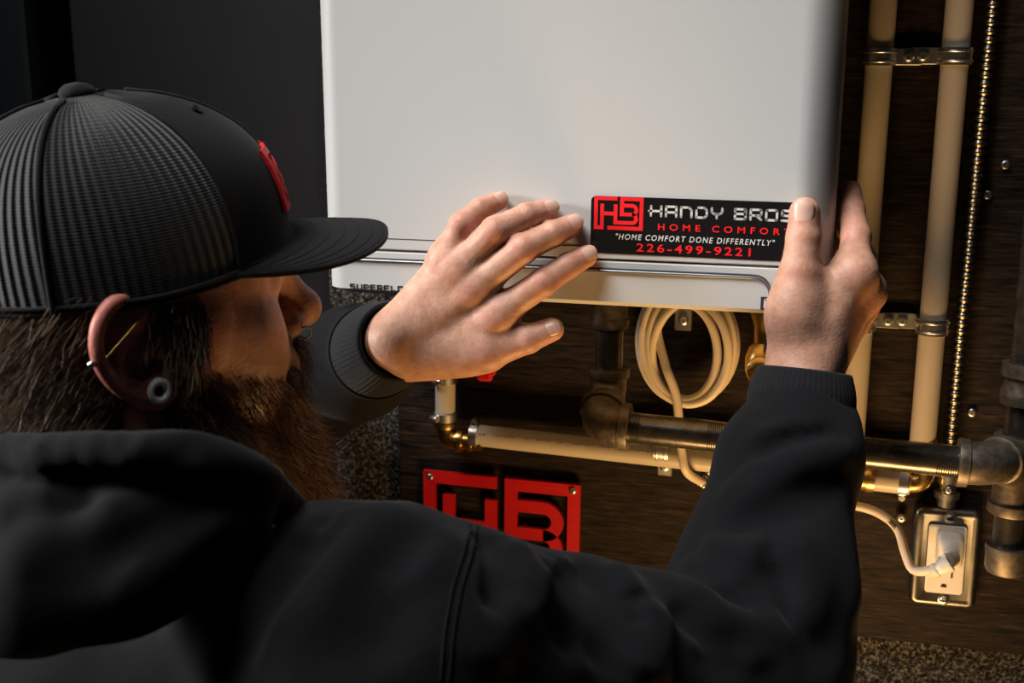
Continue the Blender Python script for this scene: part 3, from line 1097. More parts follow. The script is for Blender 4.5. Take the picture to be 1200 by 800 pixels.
class Field:
    """trunk = prims blended in order; limbs = lists blended each with the trunk only; cuts = prims carved away"""

    def __init__(s, trunk, limbs=(), cuts=(), disp=None):
        s.trunk, s.limbs, s.cuts, s.disp = trunk, [l if isinstance(l, list) else [l] for l in limbs], cuts, disp

    def all(s):
        return list(s.trunk) + [q for l in s.limbs for q in l]

    def ev(s, p, near=None):
        ok = (lambda q: True) if near is None else near
        big = np.full(len(p), 1.0, np.float32)
        d = big
        for q in s.trunk:
            if ok(q):
                d = smin(d, q.d(p), q.k)
        out, lim = d, None
        for L in s.limbs:
            e, k, hit = big, None, False
            for q in L:
                if ok(q):
                    e = smin(e, q.d(p), q.k) if hit else q.d(p)
                    hit = True
            if hit:
                out = np.minimum(out, smin(d, e, L[0].k))
                lim = e if lim is None else smin(lim, e, .003)
        if lim is not None:
            out = np.minimum(out, lim)
        for q in s.cuts:
            if ok(q):
                out = -smin(-out, q.d(p), q.k)
        if s.disp is not None:
            out = out - s.disp(p)
        return out

    def hit(s, px, py, t0=.2, t1=1.3):        # first surface point along a sight line
        o, dr = CAM, ray(px, py)
        t, ln = t0, np.linalg.norm(dr)
        for _ in range(200):
            d = float(s.ev((o + dr * t)[None].astype(np.float32))[0])
            if d < 2e-4:
                return o + dr * t
            t += d * .8 / ln
            if t > t1:
                return None
        return o + dr * t

    def normal(s, p, e=.0015):
        p = np.atleast_2d(p).astype(np.float32)
        g = np.stack([s.ev(p + np.eye(3, dtype=np.float32)[i] * e) - s.ev(p - np.eye(3, dtype=np.float32)[i] * e) for i in range(3)], 1)
        return g / (np.linalg.norm(g, axis=1)[:, None] + 1e-9)


OFF = np.array([(i, j, k) for i in (0, 1) for j in (0, 1) for k in (0, 1)])
EDG = [(a, b) for a in range(8) for b in range(a + 1, 8) if abs(OFF[a] - OFF[b]).sum() == 1]


def polygonise(F, h, lo, hi, n=20, margin=.02):
    lo, hi = np.asarray(lo, float), np.asarray(hi, float)
    prims = F.all() + list(F.cuts)
    nb = np.ceil((hi - lo) / (h * n)).astype(int)
    BR = h * n * .87
    keys, vs, quads = [], [], []
    m = n + 2
    ax = np.arange(m) * h
    base = np.stack(np.meshgrid(ax, ax, ax, indexing='ij'), -1).reshape(-1, 3)
    S = (nb * n + 8).astype(np.int64)
    C = np.array([q.c for q in prims])
    R = np.array([q.R for q in prims])
    for bx in range(nb[0]):
        for by in range(nb[1]):
            for bz in range(nb[2]):
                g0 = np.array([bx, by, bz]) * n - 1
                o = lo + g0 * h
                c = o + (m - 1) * h / 2
                lb = np.linalg.norm(C - c, axis=1) - R
                sel = lb < BR + margin + .02
                if not sel.any():
                    continue
                ids = {id(prims[i]) for i in np.where(sel)[0]}
                near = lambda q: id(q) in ids
                d0 = float(F.ev(c[None].astype(np.float32), near)[0])
                if abs(d0) > BR * 1.25 + margin:
                    continue
                p = (o + base).astype(np.float32)
                G = F.ev(p, near).reshape(m, m, m)
                I = G < 0
                if I.all() or not I.any():
                    continue
                q = m - 1
                cor = np.stack([G[a:a + q, b:b + q, cc:cc + q] for a, b, cc in OFF], -1)
                act = (cor < 0).any(-1) & (cor >= 0).any(-1)
                cells = np.argwhere(act)
                cv = cor[act]
                acc = np.zeros((len(cells), 3))
                cnt = np.zeros(len(cells))
                for a, b in EDG:
                    va, vb = cv[:, a], cv[:, b]
                    x = (va < 0) != (vb < 0)
                    t = np.where(x, va / np.where(x, va - vb, 1), 0)
                    acc += np.where(x[:, None], OFF[a] + t[:, None] * (OFF[b] - OFF[a]), 0)
                    cnt += x
                pos = o + (cells + acc / cnt[:, None]) * h
                gk = cells + g0 + 2
                keys.append((gk[:, 0] * S[1] + gk[:, 1]) * S[2] + gk[:, 2])
                vs.append(pos)
                for k in range(3):                      # edges along axis k, owned corners 1..n
                    u, w = (k + 1) % 3, (k + 2) % 3
                    sl = [slice(1, n + 1)] * 3
                    A = I[tuple(sl)]
                    s2 = list(sl)
                    s2[k] = slice(2, n + 2)
                    B = I[tuple(s2)]
                    e = np.argwhere(A != B)
                    if not len(e):
                        continue
                    fl = A[tuple(e.T)]
                    e = e + 1 + g0 + 2
                    du, dw = np.eye(3, dtype=int)[u], np.eye(3, dtype=int)[w]
                    qd = [e - du - dw, e - dw, e, e - du]
                    kk = np.stack([(z[:, 0] * S[1] + z[:, 1]) * S[2] + z[:, 2] for z in qd], 1)
                    kk = np.where(fl[:, None], kk, kk[:, ::-1])
                    quads.append(kk)
    keys, vs, quads = np.concatenate(keys), np.concatenate(vs), np.concatenate(quads)
    uk, first = np.unique(keys, return_index=True)
    V = vs[first]
    ix = np.searchsorted(uk, quads)
    ix = np.clip(ix, 0, len(uk) - 1)
    good = (uk[ix] == quads).all(1)
    return V, ix[good]


def mesh_np(name, V, Fq, mat, parent=None, origin=None, attrs=None, smooth=True, **props):
    V = np.asarray(V, np.float64)
    if origin is None:
        lo, hi = V.min(0), V.max(0)
        origin = (lo + hi) / 2
        origin[2] = lo[2]
    me = bpy.data.meshes.new(name)
    nv, nf, ns = len(V), len(Fq), Fq.shape[1]
    me.vertices.add(nv)
    me.vertices.foreach_set('co', (V - origin).astype(np.float32).ravel())
    me.loops.add(nf * ns)
    me.loops.foreach_set('vertex_index', Fq.astype(np.int32).ravel())
    me.polygons.add(nf)
    me.polygons.foreach_set('loop_start', np.arange(nf, dtype=np.int32) * ns)
    me.polygons.foreach_set('loop_total', np.full(nf, ns, np.int32))
    me.update(calc_edges=True)
    if smooth:
        me.shade_smooth()
    for an, val in (attrs or {}).items():
        at = me.attributes.new(an, 'FLOAT', 'POINT')
        at.data.foreach_set('value', np.asarray(val, np.float32))
    if mat:
        me.materials.append(mat)
    o = bpy.data.objects.new(name, me)
    COL.objects.link(o)
    ORG[o] = np.asarray(origin, float)
    if parent is not None:
        o.parent = parent
        o.location = ORG[o] - ORG[parent]
    else:
        o.location = origin
    for k, x in props.items():
        o[k] = x
    return o


# ------------------------------------------------------------------ the person: joints
def rotm(axis, a):
    return np.array(Matrix.Rotation(a, 3, Vector(axis)))


HYAW = math.radians(41)                       # heading of the face, measured from +x towards the wall
hf = np.array([math.cos(HYAW), math.sin(HYAW), 0])
hl = np.cross([0, 0, 1.0], hf)
HR = rotm(hl, -math.radians(4)) @ np.stack([hf, hl, [0, 0, 1.0]], 1)     # columns: forward, left, up; pitched up a little
HR = rotm(HR[:, 0], math.radians(2.6)) @ HR
EARP = Q(171, 408, .715)
H0 = EARP + HR[:, 1] * .074


def HL(x, y, z):                              # head-local to world
    return H0 + HR @ np.array([x, y, z], float)


def ellh(c, r, k=.02):
    return Ell(HL(*c), r, HR.T, k)


def coneh(a, b, ra, rb, k=.02, flat=None):
    return Cone(HL(*a), HL(*b), ra, rb, k, None if flat is None else (HR @ np.array(flat[0], float), flat[1]))


head = [ellh((0, 0, .045), (.097, .076, .094)), ellh((.034, 0, -.002), (.058, .063, .082), .03), ellh((.042, 0, -.058), (.050, .052, .044), .02),
        Cone(HL(.080, 0, -.088), HL(.082, 0, -.086), .022, .022, .03)]
for s in (-1, 1):
    head += [coneh((-.004, s * .054, -.050), (.074, s * .022, -.086), .019, .019, .025),
             coneh((.058, s * .044, -.006), (.040, s * .056, .000), .026, .020, .022),
             coneh((.060, s * .040, -.040), (.062, s * .038, -.030), .026, .028, .03),
             coneh((.086, s * .014, .036), (.066, s * .042, .034), .014, .014, .02)]
head += [coneh((.096, 0, .030), (.116, 0, -.008), .009, .0115, .014), coneh((.119, 0, -.013), (.1195, 0, -.012), .0118, .0118, .008),
         coneh((.1055, -.0135, -.018), (.1055, .0135, -.018), .0092, .0092, .007),
         coneh((.096, -.022, -.042), (.096, .022, -.042), .010, .010, .016), coneh((.0985, -.014, -.052), (.0985, .014, -.052), .0085, .0085, .008)]
for s in (-1, 1):
    head.append(coneh((.083, s * .032, .021), (.0835, s * .032, .021), .0135, .0135, .006))
neck_base = HL(-.035, 0, -.115) + np.array([-.02, .02, -.035])
head.append(Cone(HL(-.028, 0, -.03), neck_base, .058, .054, .03))
head.append(Cone(HL(.012, 0, -.06), neck_base + HR[:, 0] * .02, .048, .042, .03))

# ear, drawn in its own plane (forward, up) in millimetres from the ear canal
EA = math.radians(-6)


def EP(u, v, out):
    c, s = math.cos(EA), math.sin(EA)
    u, v, out = (u * c - v * s) * 1.18 + 2, (u * s + v * c) * 1.22 - 7, out * 1.2
    return HL(u / 1000, -.0735 - (out - min(u, 4) * .30) / 1000, v / 1000)


ear_r = [(1, 20, 2), (-3, 29, 4), (-12, 33, 6), (-21, 30, 7), (-27, 21, 8), (-28, 9, 8), (-24, -2, 7), (-17, -11, 6), (-10, -16, 5), (-7, -19, 4)]
ear = []
sm = bez([EP(*q) for q in ear_r], 3)
for a, c in zip(sm[:-1], sm[1:]):
    ear.append(Cone(a, c, .0036, .0036, .003))
ah = bez([EP(*q) for q in [(-6, 22, 4), (-14, 17, 5), (-18, 8, 5.5), (-16, -3, 5), (-9, -10, 4)]], 3)
for a, c in zip(ah[:-1], ah[1:]):
    ear.append(Cone(a, c, .0030, .0030, .004))
ear.append(Cone(EP(-12, 8, -1), EP(-8, -4, -1), .0115, .009, .006))
ear.append(Cone(EP(-10, 22, 1), EP(-18, 18, 1), .006, .006, .006))
e1_ = nrm(HR @ np.array([1, .30, 0]))
e3_ = HR[:, 2]
ear.append(Ell(EP(-12, 9, 1.5), (.0195, .0036, .0275), np.stack([e1_, np.cross(e3_, e1_), e3_]), .006))
ear.append(Cone(EP(4, 3, 2), EP(5, -4, 2), .0045, .0045, .005))
lob = []
LC = EP(1.5, -15, 4.5)
ln_ = nrm(HR @ np.array([.30, -1.0, 0.05]))
lu = nrm(np.cross(ln_, HR[:, 2]))
lw = np.cross(ln_, lu)
for a0, a1 in zip(np.linspace(0, 2 * math.pi, 15)[:-1], np.linspace(0, 2 * math.pi, 15)[1:]):
    lob.append(Cone(LC + (lu * math.cos(a0) + lw * math.sin(a0)) * .0088, LC + (lu * math.cos(a1) + lw * math.sin(a1)) * .0088, .0036, .0036, .003))
lob.append(Cone(EP(-8, -14, 3), EP(-6, -20, 3), .004, .004, .004))
lob.append(Cone(EP(6, -8, 0), EP(8, -10, 0), .005, .005, .006))
ear_cut = [Cone(EP(1, -3, 5), EP(-6, -5, 4), .0048, .0050, .003), Cone(EP(-7, 12, 8), EP(-10, -1, 8), .0050, .0062, .003)]

# arms
YH = YF


def LP_(px, py, off):
    return P(px, py, YF - off)


lw_ = LP_(462, 400, .041)                      # left wrist
rw_ = P(941, 432, YF - .028)                   # right wrist
RS = Q(455, 775, .655)                          # right shoulder joint
RE = Q(868, 806, .80)                         # right elbow
NB = neck_base
mid = NB + np.array([0, 0, -.05])
LS = 2 * mid - RS
LS = mid + nrm(LS - mid) * .165 + np.array([0.02, .05, .0])


def ik(a, b, l1, l2, pole):
    v = b - a
    D = np.linalg.norm(v)
    if D >= (l1 + l2) * .999:
        s = D / (l1 + l2) * 1.002
        l1, l2 = l1 * s, l2 * s
    u = v / D
    x = (l1 * l1 - l2 * l2 + D * D) / (2 * D)
    hgt = math.sqrt(max(l1 * l1 - x * x, 0))
    pl = nrm(np.asarray(pole) - u * (np.asarray(pole) @ u))
    return a + u * x + pl * hgt




def to_px(p):
    d = np.asarray(p) - CAM
    t = d @ FWD
    return 600 + FPX * (d @ RGT) / t, 400 - FPX * (d @ UPV) / t


best_ = None
for a_ in np.linspace(0, 2 * math.pi, 73):      # swing the elbow round the shoulder-wrist line until the forearm drops as seen
    e_ = ik(LS, lw_, .29, .255, (0, math.cos(a_), math.sin(a_)))
    x_, y_ = to_px(e_)
    wx_, wy_ = to_px(lw_)
    sc_ = abs((y_ - wy_) / (wx_ - x_ + 1e-6) - .50) + (0.0 if e_[1] > -.42 else .5) + max(0, e_[1] + .10) * 5
    if best_ is None or sc_ < best_[0]:
        best_ = (sc_, e_)
LE = best_[1]
print('left elbow', LE, to_px(LE), best_[0])
print('arm lengths', np.linalg.norm(RE - RS), np.linalg.norm(rw_ - RE), np.linalg.norm(LE - LS), np.linalg.norm(lw_ - LE), 'shoulders', np.linalg.norm(RS - LS), RS, LS, NB, H0)

PELV = np.array([mid[0] - .02, mid[1] - .06, mid[2] - .50])
CHEST = mid * .55 + (RS + LS) / 2 * .45 + np.array([0, 0, -.14])
tw = nrm(RS - LS)
tf = nrm(np.cross([0, 0, 1.0], tw))
TA = np.stack([tw, tf, np.cross(tw, tf)])

torso = [Ell(CHEST, (.165, .10, .19), TA, .04), Cone(CHEST + [0, 0, -.10], PELV, .12, .125, .06),
         Cone(NB, RS, .040, .045, .03), Cone(NB, LS, .040, .045, .03)]
arms = [Cone(RS, RE, .052, .041, .02), Cone(RE, rw_, .041, .025, .008), Cone(LS, LE, .052, .041, .02), Cone(LE, lw_, .041, .024, .008)]

# left hand, laid on the front of the heater
LD = {}
dn = np.array([0, -1.0, 0.0])


def finger(pts, rs, k=.012):
    out = [Cone(pts[i], pts[i + 1], rs[i], rs[i + 1], k if i == 0 else .0015) for i in range(len(pts) - 1)]
    for i in range(1, len(pts) - 1):          # knuckle swell
        out.append(Cone(pts[i], pts[i] + 1e-4, rs[i] * 1.035, rs[i] * 1.035, .002))
    return out


Lf = {
    'index': ([LP_(582, 368, .032), LP_(636, 331, .031), LP_(666, 311, .0185), LP_(687, 300, .0085)], [.0122, .0108, .0097, .0086]),
    'middle': ([LP_(556, 337, .034), LP_(612, 292, .035), LP_(648, 274, .021), LP_(670, 264, .0090)], [.0124, .0112, .0100, .0088]),
    'ring': ([LP_(537, 316, .034), LP_(580, 270, .035), LP_(617, 253, .021), LP_(642, 246, .0088)], [.0120, .0107, .0096, .0084]),
    'little': ([LP_(524, 303, .030), LP_(541, 263, .031), LP_(563, 245, .018), LP_(585, 235, .0078)], [.0110, .0097, .0086, .0074]),
    'thumb': ([LP_(510, 414, .034), LP_(574, 412, .036), LP_(618, 397, .030), LP_(647, 386, .024)], [.0180, .0135, .0112, .0092]),
}
lpalm = [Cone(LP_(479, 417, .040), LP_(582, 368, .032), .0175, .0128, .008), Cone(LP_(471, 402, .042), LP_(556, 338, .033), .0185, .0135, .008),
         Cone(LP_(467, 392, .040), LP_(536, 317, .032), .0180, .0132, .008), Cone(LP_(464, 384, .037), LP_(525, 305, .029), .0165, .0122, .008),
         Cone(LP_(482, 418, .036), LP_(560, 410, .034), .0180, .0165, .010), Cone(LP_(545, 412, .031), LP_(578, 380, .030), .0140, .012, .012)]
for nme in ('index', 'middle', 'ring', 'little'):
    lpalm.append(Cone(Lf[nme][0][0] + dn * .001, Lf[nme][0][0] + dn * .001 + 1e-4, .0128, .0128, .008))

# right hand, thumb on the front face, fingers round the right-hand side
XR = hx1


def RP_(px, py, y, r=None):
    p = P(px, py, y)
    if r is not None:
        p[0] = XR + r + .0022
    return p


Rf = {
    'index': ([RP_(1000, 321, -.216), RP_(1003, 277, -.192), RP_(998, 246, -.172, .0094), RP_(993, 223, -.156, .0080)], [.0125, .0108, .0094, .0078]),
    'middle': ([RP_(1011, 342, -.203), RP_(1010, 300, -.172), RP_(1003, 270, -.140, .009), RP_(1000, 250, -.118, .008)], [.0118, .0102, .0090, .0080]),
    'ring': ([RP_(1008, 358, -.183), RP_(1008, 325, -.147), RP_(1003, 300, -.120, .009), RP_(1000, 285, -.100, .008)], [.0112, .0098, .0088, .0078]),
    'little': ([RP_(1000, 376, -.168), RP_(1002, 350, -.140), RP_(998, 330, -.120, .008), RP_(996, 318, -.105, .007)], [.0102, .0090, .0080, .0070]),
    'thumb': ([P(931, 372, YF - .027), P(937, 318, YF - .022), P(942, 278, YF - .0150), P(943, 249, YF - .0118)], [.0190, .0140, .0124, .0112]),
}
rpalm = [Cone(P(938, 428, YF - .030), Rf['index'][0][0], .0195, .0140, .010), Cone(P(950, 428, YF - .027), Rf['middle'][0][0], .0190, .0132, .008),
         Cone(P(960, 428, YF - .018), Rf['ring'][0][0], .0175, .0128, .008), Cone(P(962, 426, YF - .010), Rf['little'][0][0], .0165, .0118, .008),
         Cone(P(930, 424, YF - .028), P(929, 365, YF - .028), .0175, .0178, .010), Cone(P(938, 340, YF - .018), P(985, 332, -.212), .014, .013, .014)]
for nme in ('index', 'middle'):
    q = Rf[nme][0][0]
    rpalm.append(Cone(q + np.array([.003, -.002, 0]), q + np.array([.003, -.002, 1e-4]), .0125, .0125, .010))

body_limbs = [finger(*Lf[k]) for k in Lf] + [finger(*Rf[k]) for k in Rf] + [[q for q in ear], [q for q in lob]]
for L in body_limbs[-2:]:
    L[0].k = .006
BODY = Field(head + torso + arms + lpalm + rpalm, body_limbs, ear_cut)
import time as _t
_t0 = _t.time()
BV, BF = polygonise(BODY, BODY_H, np.array([-.78, -.86, PELV[2] - .14]), np.array([.34, -.05, 1.96]))
print('body', len(BV), len(BF), _t.time() - _t0)


def fall(p, c, r):
    return np.clip(1 - np.linalg.norm(p - np.asarray(c), axis=1) / r, 0, 1)


flush = np.zeros(len(BV))
for F_ in (Lf, Rf):
    for nme, (pts_, rs_) in F_.items():
        for i, wgt in ((0, .45), (1, .5), (2, .3), (3, .45)):
            flush = np.maximum(flush, wgt * fall(BV, pts_[i] + dn * .006, .017) ** .8)
hloc = (BV - H0) @ HR
earm = np.clip(1 - np.linalg.norm(BV - EP(-10, 4, 4), axis=1) / .066, 0, 1)
earm = np.clip((-.058 - hloc[:, 1]) / .006, 0, 1) * np.clip(earm * 2.4, 0, .92)
flush = np.maximum(flush, earm)
flush = np.maximum(flush, .45 * fall(BV, HL(.118, 0, -.012), .03))
flush = np.maximum(flush, .35 * fall(BV, HL(.06, -.055, -.01), .05))
flush = np.maximum(flush, .35 * (np.linalg.norm(BV - NB, axis=1) < .14))
jaw = np.clip((-.022 - hloc[:, 2] + (hloc[:, 0] - .03) * .25) / .02, 0, 1) * (hloc[:, 0] > -.005) * (np.abs(hloc[:, 1]) < .075) * (hloc[:, 2] > -.13) * (np.linalg.norm(BV - H0, axis=1) < .16)
scalp = .9 * ((hloc[:, 0] < -.018 + np.clip(hloc[:, 2] + .02, 0, .1) * .6) & (hloc[:, 2] > -.07) & (np.linalg.norm(BV - H0, axis=1) < .16) & (np.linalg.norm(BV - EP(-10, 4, 6), axis=1) > .030) & (np.abs(hloc[:, 1]) < .0775))
root = np.array([mid[0], mid[1], PELV[2]])
person = mesh_np('person', BV, BF, M['skin'], None, origin=root, attrs={'flush': flush, 'stubble': np.maximum(jaw * .75, scalp)})
person['label'] = 'bearded man in black cap and hoodie seen from behind, both hands on the white heater'
person['category'] = 'person'

# fingernails
def nail(tip0, tip1, dors, ln, wd, rad, parent):
    ax = nrm(np.asarray(tip1) - tip0)
    dors = nrm(np.asarray(dors) - ax * (np.asarray(dors) @ ax))
    sd = np.cross(ax, dors)
    c0 = np.asarray(tip1) - ax * ln * .42
    vs, fs = [], []
    nu, nv = 9, 8
    for j in range(nv):
        v = j / (nv - 1)
        wv_ = wd * (1 - .55 * max(0, (v - .62) / .38) ** 2.2) * (1 - .35 * max(0, (.25 - v) / .25) ** 2)
        for i in range(nu):
            u = (i / (nu - 1) - .5)
            a = u * 1.45 * wv_ / wd
            hgt = rad * math.cos(a) * 1.0 + .00035 - .0012 * max(0, v - .7) / .3
            vs.append(c0 + ax * (ln * v) + sd * (rad * math.sin(a)) + dors * hgt)
    for j in range(nv - 1):
        for i in range(nu - 1):
            fs.append((j * nu + i, j * nu + i + 1, (j + 1) * nu + i + 1, (j + 1) * nu + i))
    n = len(vs)
    vs += [np.asarray(p) - dors * .0012 for p in vs]
    fs += [tuple(n + i for i in f[::-1]) for f in fs]
    rim = [i for i in range(nu)] + [j * nu + nu - 1 for j in range(1, nv)] + [(nv - 1) * nu + i for i in range(nu - 2, -1, -1)] + [j * nu for j in range(nv - 2, 0, -1)]
    for a, c in zip(rim, rim[1:] + rim[:1]):
        fs.append((c, a, a + n, c + n))
    mk('fingernail', vs, fs, M['nail'], parent, 60)


for nme, (pts_, rs_) in Lf.items():
    dd = np.array([0, -1.0, .28]) if nme != 'thumb' else np.array([.45, -.8, .5])
    nail(pts_[2], pts_[3], dd, .0115 if nme != 'little' else .0095, rs_[3] * 1.4, rs_[3], person)
nail(Rf['thumb'][0][2], Rf['thumb'][0][3], (-.05, -1, .1), .0150, .0165, .0113, person)

# ------------------------------------------------------------------ hoodie
sl = lambda a, b, ra, rb, k=.03: Cone(a, b, ra, rb, k)
cuffL0 = LP_(450, 411, .043)
LEc = LE
rs_dir = nrm(RE - RS)
RW2 = P(939, 478, YF - .036)                   # start of right cuff
LW2 = lw_ + nrm(LE - lw_) * .048
hood_trunk = [Ell(CHEST + tf * -.005, (.20, .135, .225), TA, .05), Cone(CHEST + [0, 0, -.10], PELV + [0, 0, -.05], .165, .165, .07),
              Cone(NB + [0, 0, -.035], RS + [0, 0, .0], .068, .074, .06), Cone(NB + [0, 0, -.035], LS, .066, .072, .06),
              Cone(RS, RE, .077, .065, .05), Cone(RE, RE + (RW2 - RE) * .35, .064, .058, .03), Cone(RE + (RW2 - RE) * .35, RE + (RW2 - RE) * .80, .058, .048, .03),
              Cone(RE + (RW2 - RE) * .80, RW2 + (RE - RW2) * .06, .047, .039, .02),
              Cone(LS, LE, .075, .062, .05), Cone(LE, LE + (LW2 - LE) * .75, .060, .046, .03), Cone(LE + (LW2 - LE) * .75, LW2, .046, .038, .02)]
HOOD0 = Field(hood_trunk)
folds = []


def fold(pix, amp, wid):
    q = [HOOD0.hit(*p) for p in pix]
    q = [x for x in q if x is not None]
    if len(q) >= 2:
        folds.append((bez(q, 6).astype(np.float32), amp * 1.4, wid * .95))


FOLDS = [  # pixels in the photograph that the ridge (+) or valley (-) passes through, height, width
    ([(735, 655), (760, 700), (765, 760), (755, 800)], .010, .016),
    ([(562, 618), (578, 640), (580, 680), (568, 730)], -.009, .009),
    ([(604, 640), (618, 665), (640, 690)], .009, .010),
    ([(700, 650), (722, 665), (742, 700)], .008, .010),
    ([(655, 655), (668, 672), (668, 700)], -.006, .009),
    ([(728, 652), (745, 690), (748, 740)], -.005, .006),
    ([(775, 668), (815, 690), (850, 700), (880, 730)], -.006, .006),
    ([(800, 660), (840, 668), (870, 690)], .005, .007),
    ([(900, 660), (920, 700), (915, 745)], -.005, .007),
    ([(845, 585), (890, 548), (945, 528)], .005, .006),
    ([(885, 512), (920, 500), (970, 498)], .004, .006),
    ([(990, 560), (960, 590), (900, 610)], -.004, .006),
    ([(395, 575), (385, 610), (350, 650)], -.006, .008),
    ([(435, 580), (420, 600), (380, 625), (355, 620)], .006, .008),
    ([(610, 645), (600, 680), (615, 720)], -.005, .008),
    ([(660, 650), (640, 690), (600, 730)], .005, .009),
    ([(690, 655), (690, 700), (660, 760)], -.005, .008),
    ([(530, 620), (500, 660), (440, 700)], .004, .010),
    ([(800, 740), (850, 765), (910, 770)], .006, .009),
    ([(700, 660), (715, 720), (705, 790)], -.008, .016),
    ([(600, 650), (580, 720), (570, 795)], .006, .02),
    ([(640, 655), (660, 690), (650, 760)], -.007, .016),
    ([(800, 680), (840, 720), (890, 740), (930, 735)], .010, .014),
    ([(790, 700), (830, 750), (880, 775)], -.008, .014),
    ([(820, 650), (860, 640), (900, 650)], .008, .014),
    ([(860, 600), (900, 560), (950, 535), (1000, 525)], .007, .014),
    ([(880, 545), (930, 515), (985, 510)], -.006, .010),
    ([(840, 640), (900, 600), (980, 570)], -.006, .014),
    ([(930, 620), (950, 680), (930, 740)], .005, .018),
    ([(370, 600), (340, 640), (270, 690), (180, 740)], .007, .016),
    ([(330, 580), (280, 640), (190, 690), (90, 720)], -.012, .016),
    ([(470, 590), (410, 640), (360, 700), (320, 780)], .007, .018),
    ([(420, 600), (370, 650), (310, 720), (260, 790)], -.006, .014),
    ([(500, 610), (460, 680), (420, 790)], -.006, .018),
    ([(200, 560), (120, 590), (20, 610)], .004, .02),
]


def fold_disp(p, folds):
    d = np.zeros(len(p), np.float32)
    for pl, amp, wid in folds:
        c = pl.mean(0)
        rr = np.linalg.norm(pl - c, axis=1).max() + wid * 2.6
        m = ((p - c) ** 2).sum(1) < rr * rr
        if not m.any():
            continue
        q = p[m]
        best = np.full(len(q), 9.0, np.float32)
        L = len(pl)
        tt = np.zeros(len(q), np.float32)
        for i in range(L - 1):
            a, ba = pl[i], pl[i + 1] - pl[i]
            t = np.clip(((q - a) @ ba) / (ba @ ba + 1e-12), 0, 1)
            dd = ((q - a - t[:, None] * ba) ** 2).sum(1)
            w = dd < best
            best = np.where(w, dd, best)
            tt = np.where(w, (i + t) / (L - 1), tt)
        ends = np.clip(np.minimum(tt, 1 - tt) * 5 + .15, 0, 1)
        d[m] += amp * ends * np.exp(-best / (wid * wid))
    return d


def hood_disp(p):
    d = fold_disp(p, folds)
    x, y, z = p[:, 0], p[:, 1], p[:, 2]
    d += .0022 * np.sin(38 * x + 17 * z + 2 * np.sin(21 * y)) * np.sin(23 * y - 31 * z + 1.3) + .0012 * np.sin(71 * x - 53 * z + 3 * np.sin(33 * z)) * np.sin(61 * y + 40 * x)
    return d


for f_ in FOLDS:
    fold(*f_)
HOOD = Field(hood_trunk, disp=hood_disp)
_t0 = _t.time()
HV, HF = polygonise(HOOD, HOOD_H, np.array([-.95, -.98, PELV[2] - .26]), np.array([.40, -.15, 1.80]), margin=.03)
print('hoodie', len(HV), _t.time() - _t0)
hoodie = mesh_np('hoodie', HV, HF, M['hoodie'], person, label='black fleece hoodie')


def cuff(a, b, r0, r1, parent):
    a, b = np.asarray(a), np.asarray(b)
    d = nrm(b - a)
    L = np.linalg.norm(b - a)
    u = nrm(np.cross(d, [0, 1.0, 0]))
    w = np.cross(d, u)
    na, nl = 240, 14
    vs, fs = [], []
    prof = [(0, r0 * .8), (0, r0)] + [(L * t, r0 + (r1 - r0) * t + .0022 * math.sin(math.pi * t)) for t in np.linspace(.06, .94, nl - 4)] + [(L, r1), (L - .001, r1 - .0035), (L * .5, r1 - .004)]
    for d_, r in prof:
        for k in range(na):
            al = 2 * math.pi * k / na
            rr = r + .0003 * math.cos(al * 60)
            vs.append(a + d * d_ + (u * math.cos(al) + w * math.sin(al)) * rr)
    for j in range(len(prof) - 1):
        for k in range(na):
            l = (k + 1) % na
            fs.append((j * na + k, j * na + l, (j + 1) * na + l, (j + 1) * na + k))
    mk('cuff', vs, fs, M['rib'], parent, 180)
    # stitched joint where the cuff meets the sleeve
    ring = [a + d * .002 + (u * math.cos(t) + w * math.sin(t)) * (r0 + .0012) for t in np.linspace(0, 2 * math.pi, 40, endpoint=False)]
    MB().tube(ring, .0014, 6, closed=True).build('cuff_seam', M['rib'], parent, 180)


cuff(RW2 + nrm(RE - RW2) * .006, P(943, 434, YF - .030), .0385, .0335, hoodie)
cuff(LW2 + nrm(LE - LW2) * .004, lw_ + nrm(LE - lw_) * -.004, .038, .0312, hoodie)

# armhole seam
sp = [HOOD.hit(np.interp(t, (0, .2, .4, .7, 1), (556, 547, 535, 527, 521)), np.interp(t, (0, .2, .4, .7, 1), (606, 650, 690, 735, 797))) for t in np.linspace(0, 1, 26)]
sp = [q for q in sp if q is not None]
if len(sp) > 2:
    pth = bez(sp, 8)
    nn_ = HOOD.normal(pth)
    for o_ in (-.0022, .0022):
        sd_ = np.cross(np.gradient(pth, axis=0), nn_)
        sd_ /= np.linalg.norm(sd_, axis=1)[:, None]
        MB().tube(pth + nn_ * .0004 + sd_ * o_, .0007, 5).build('armhole_seam', M['hoodie'], hoodie, 180)

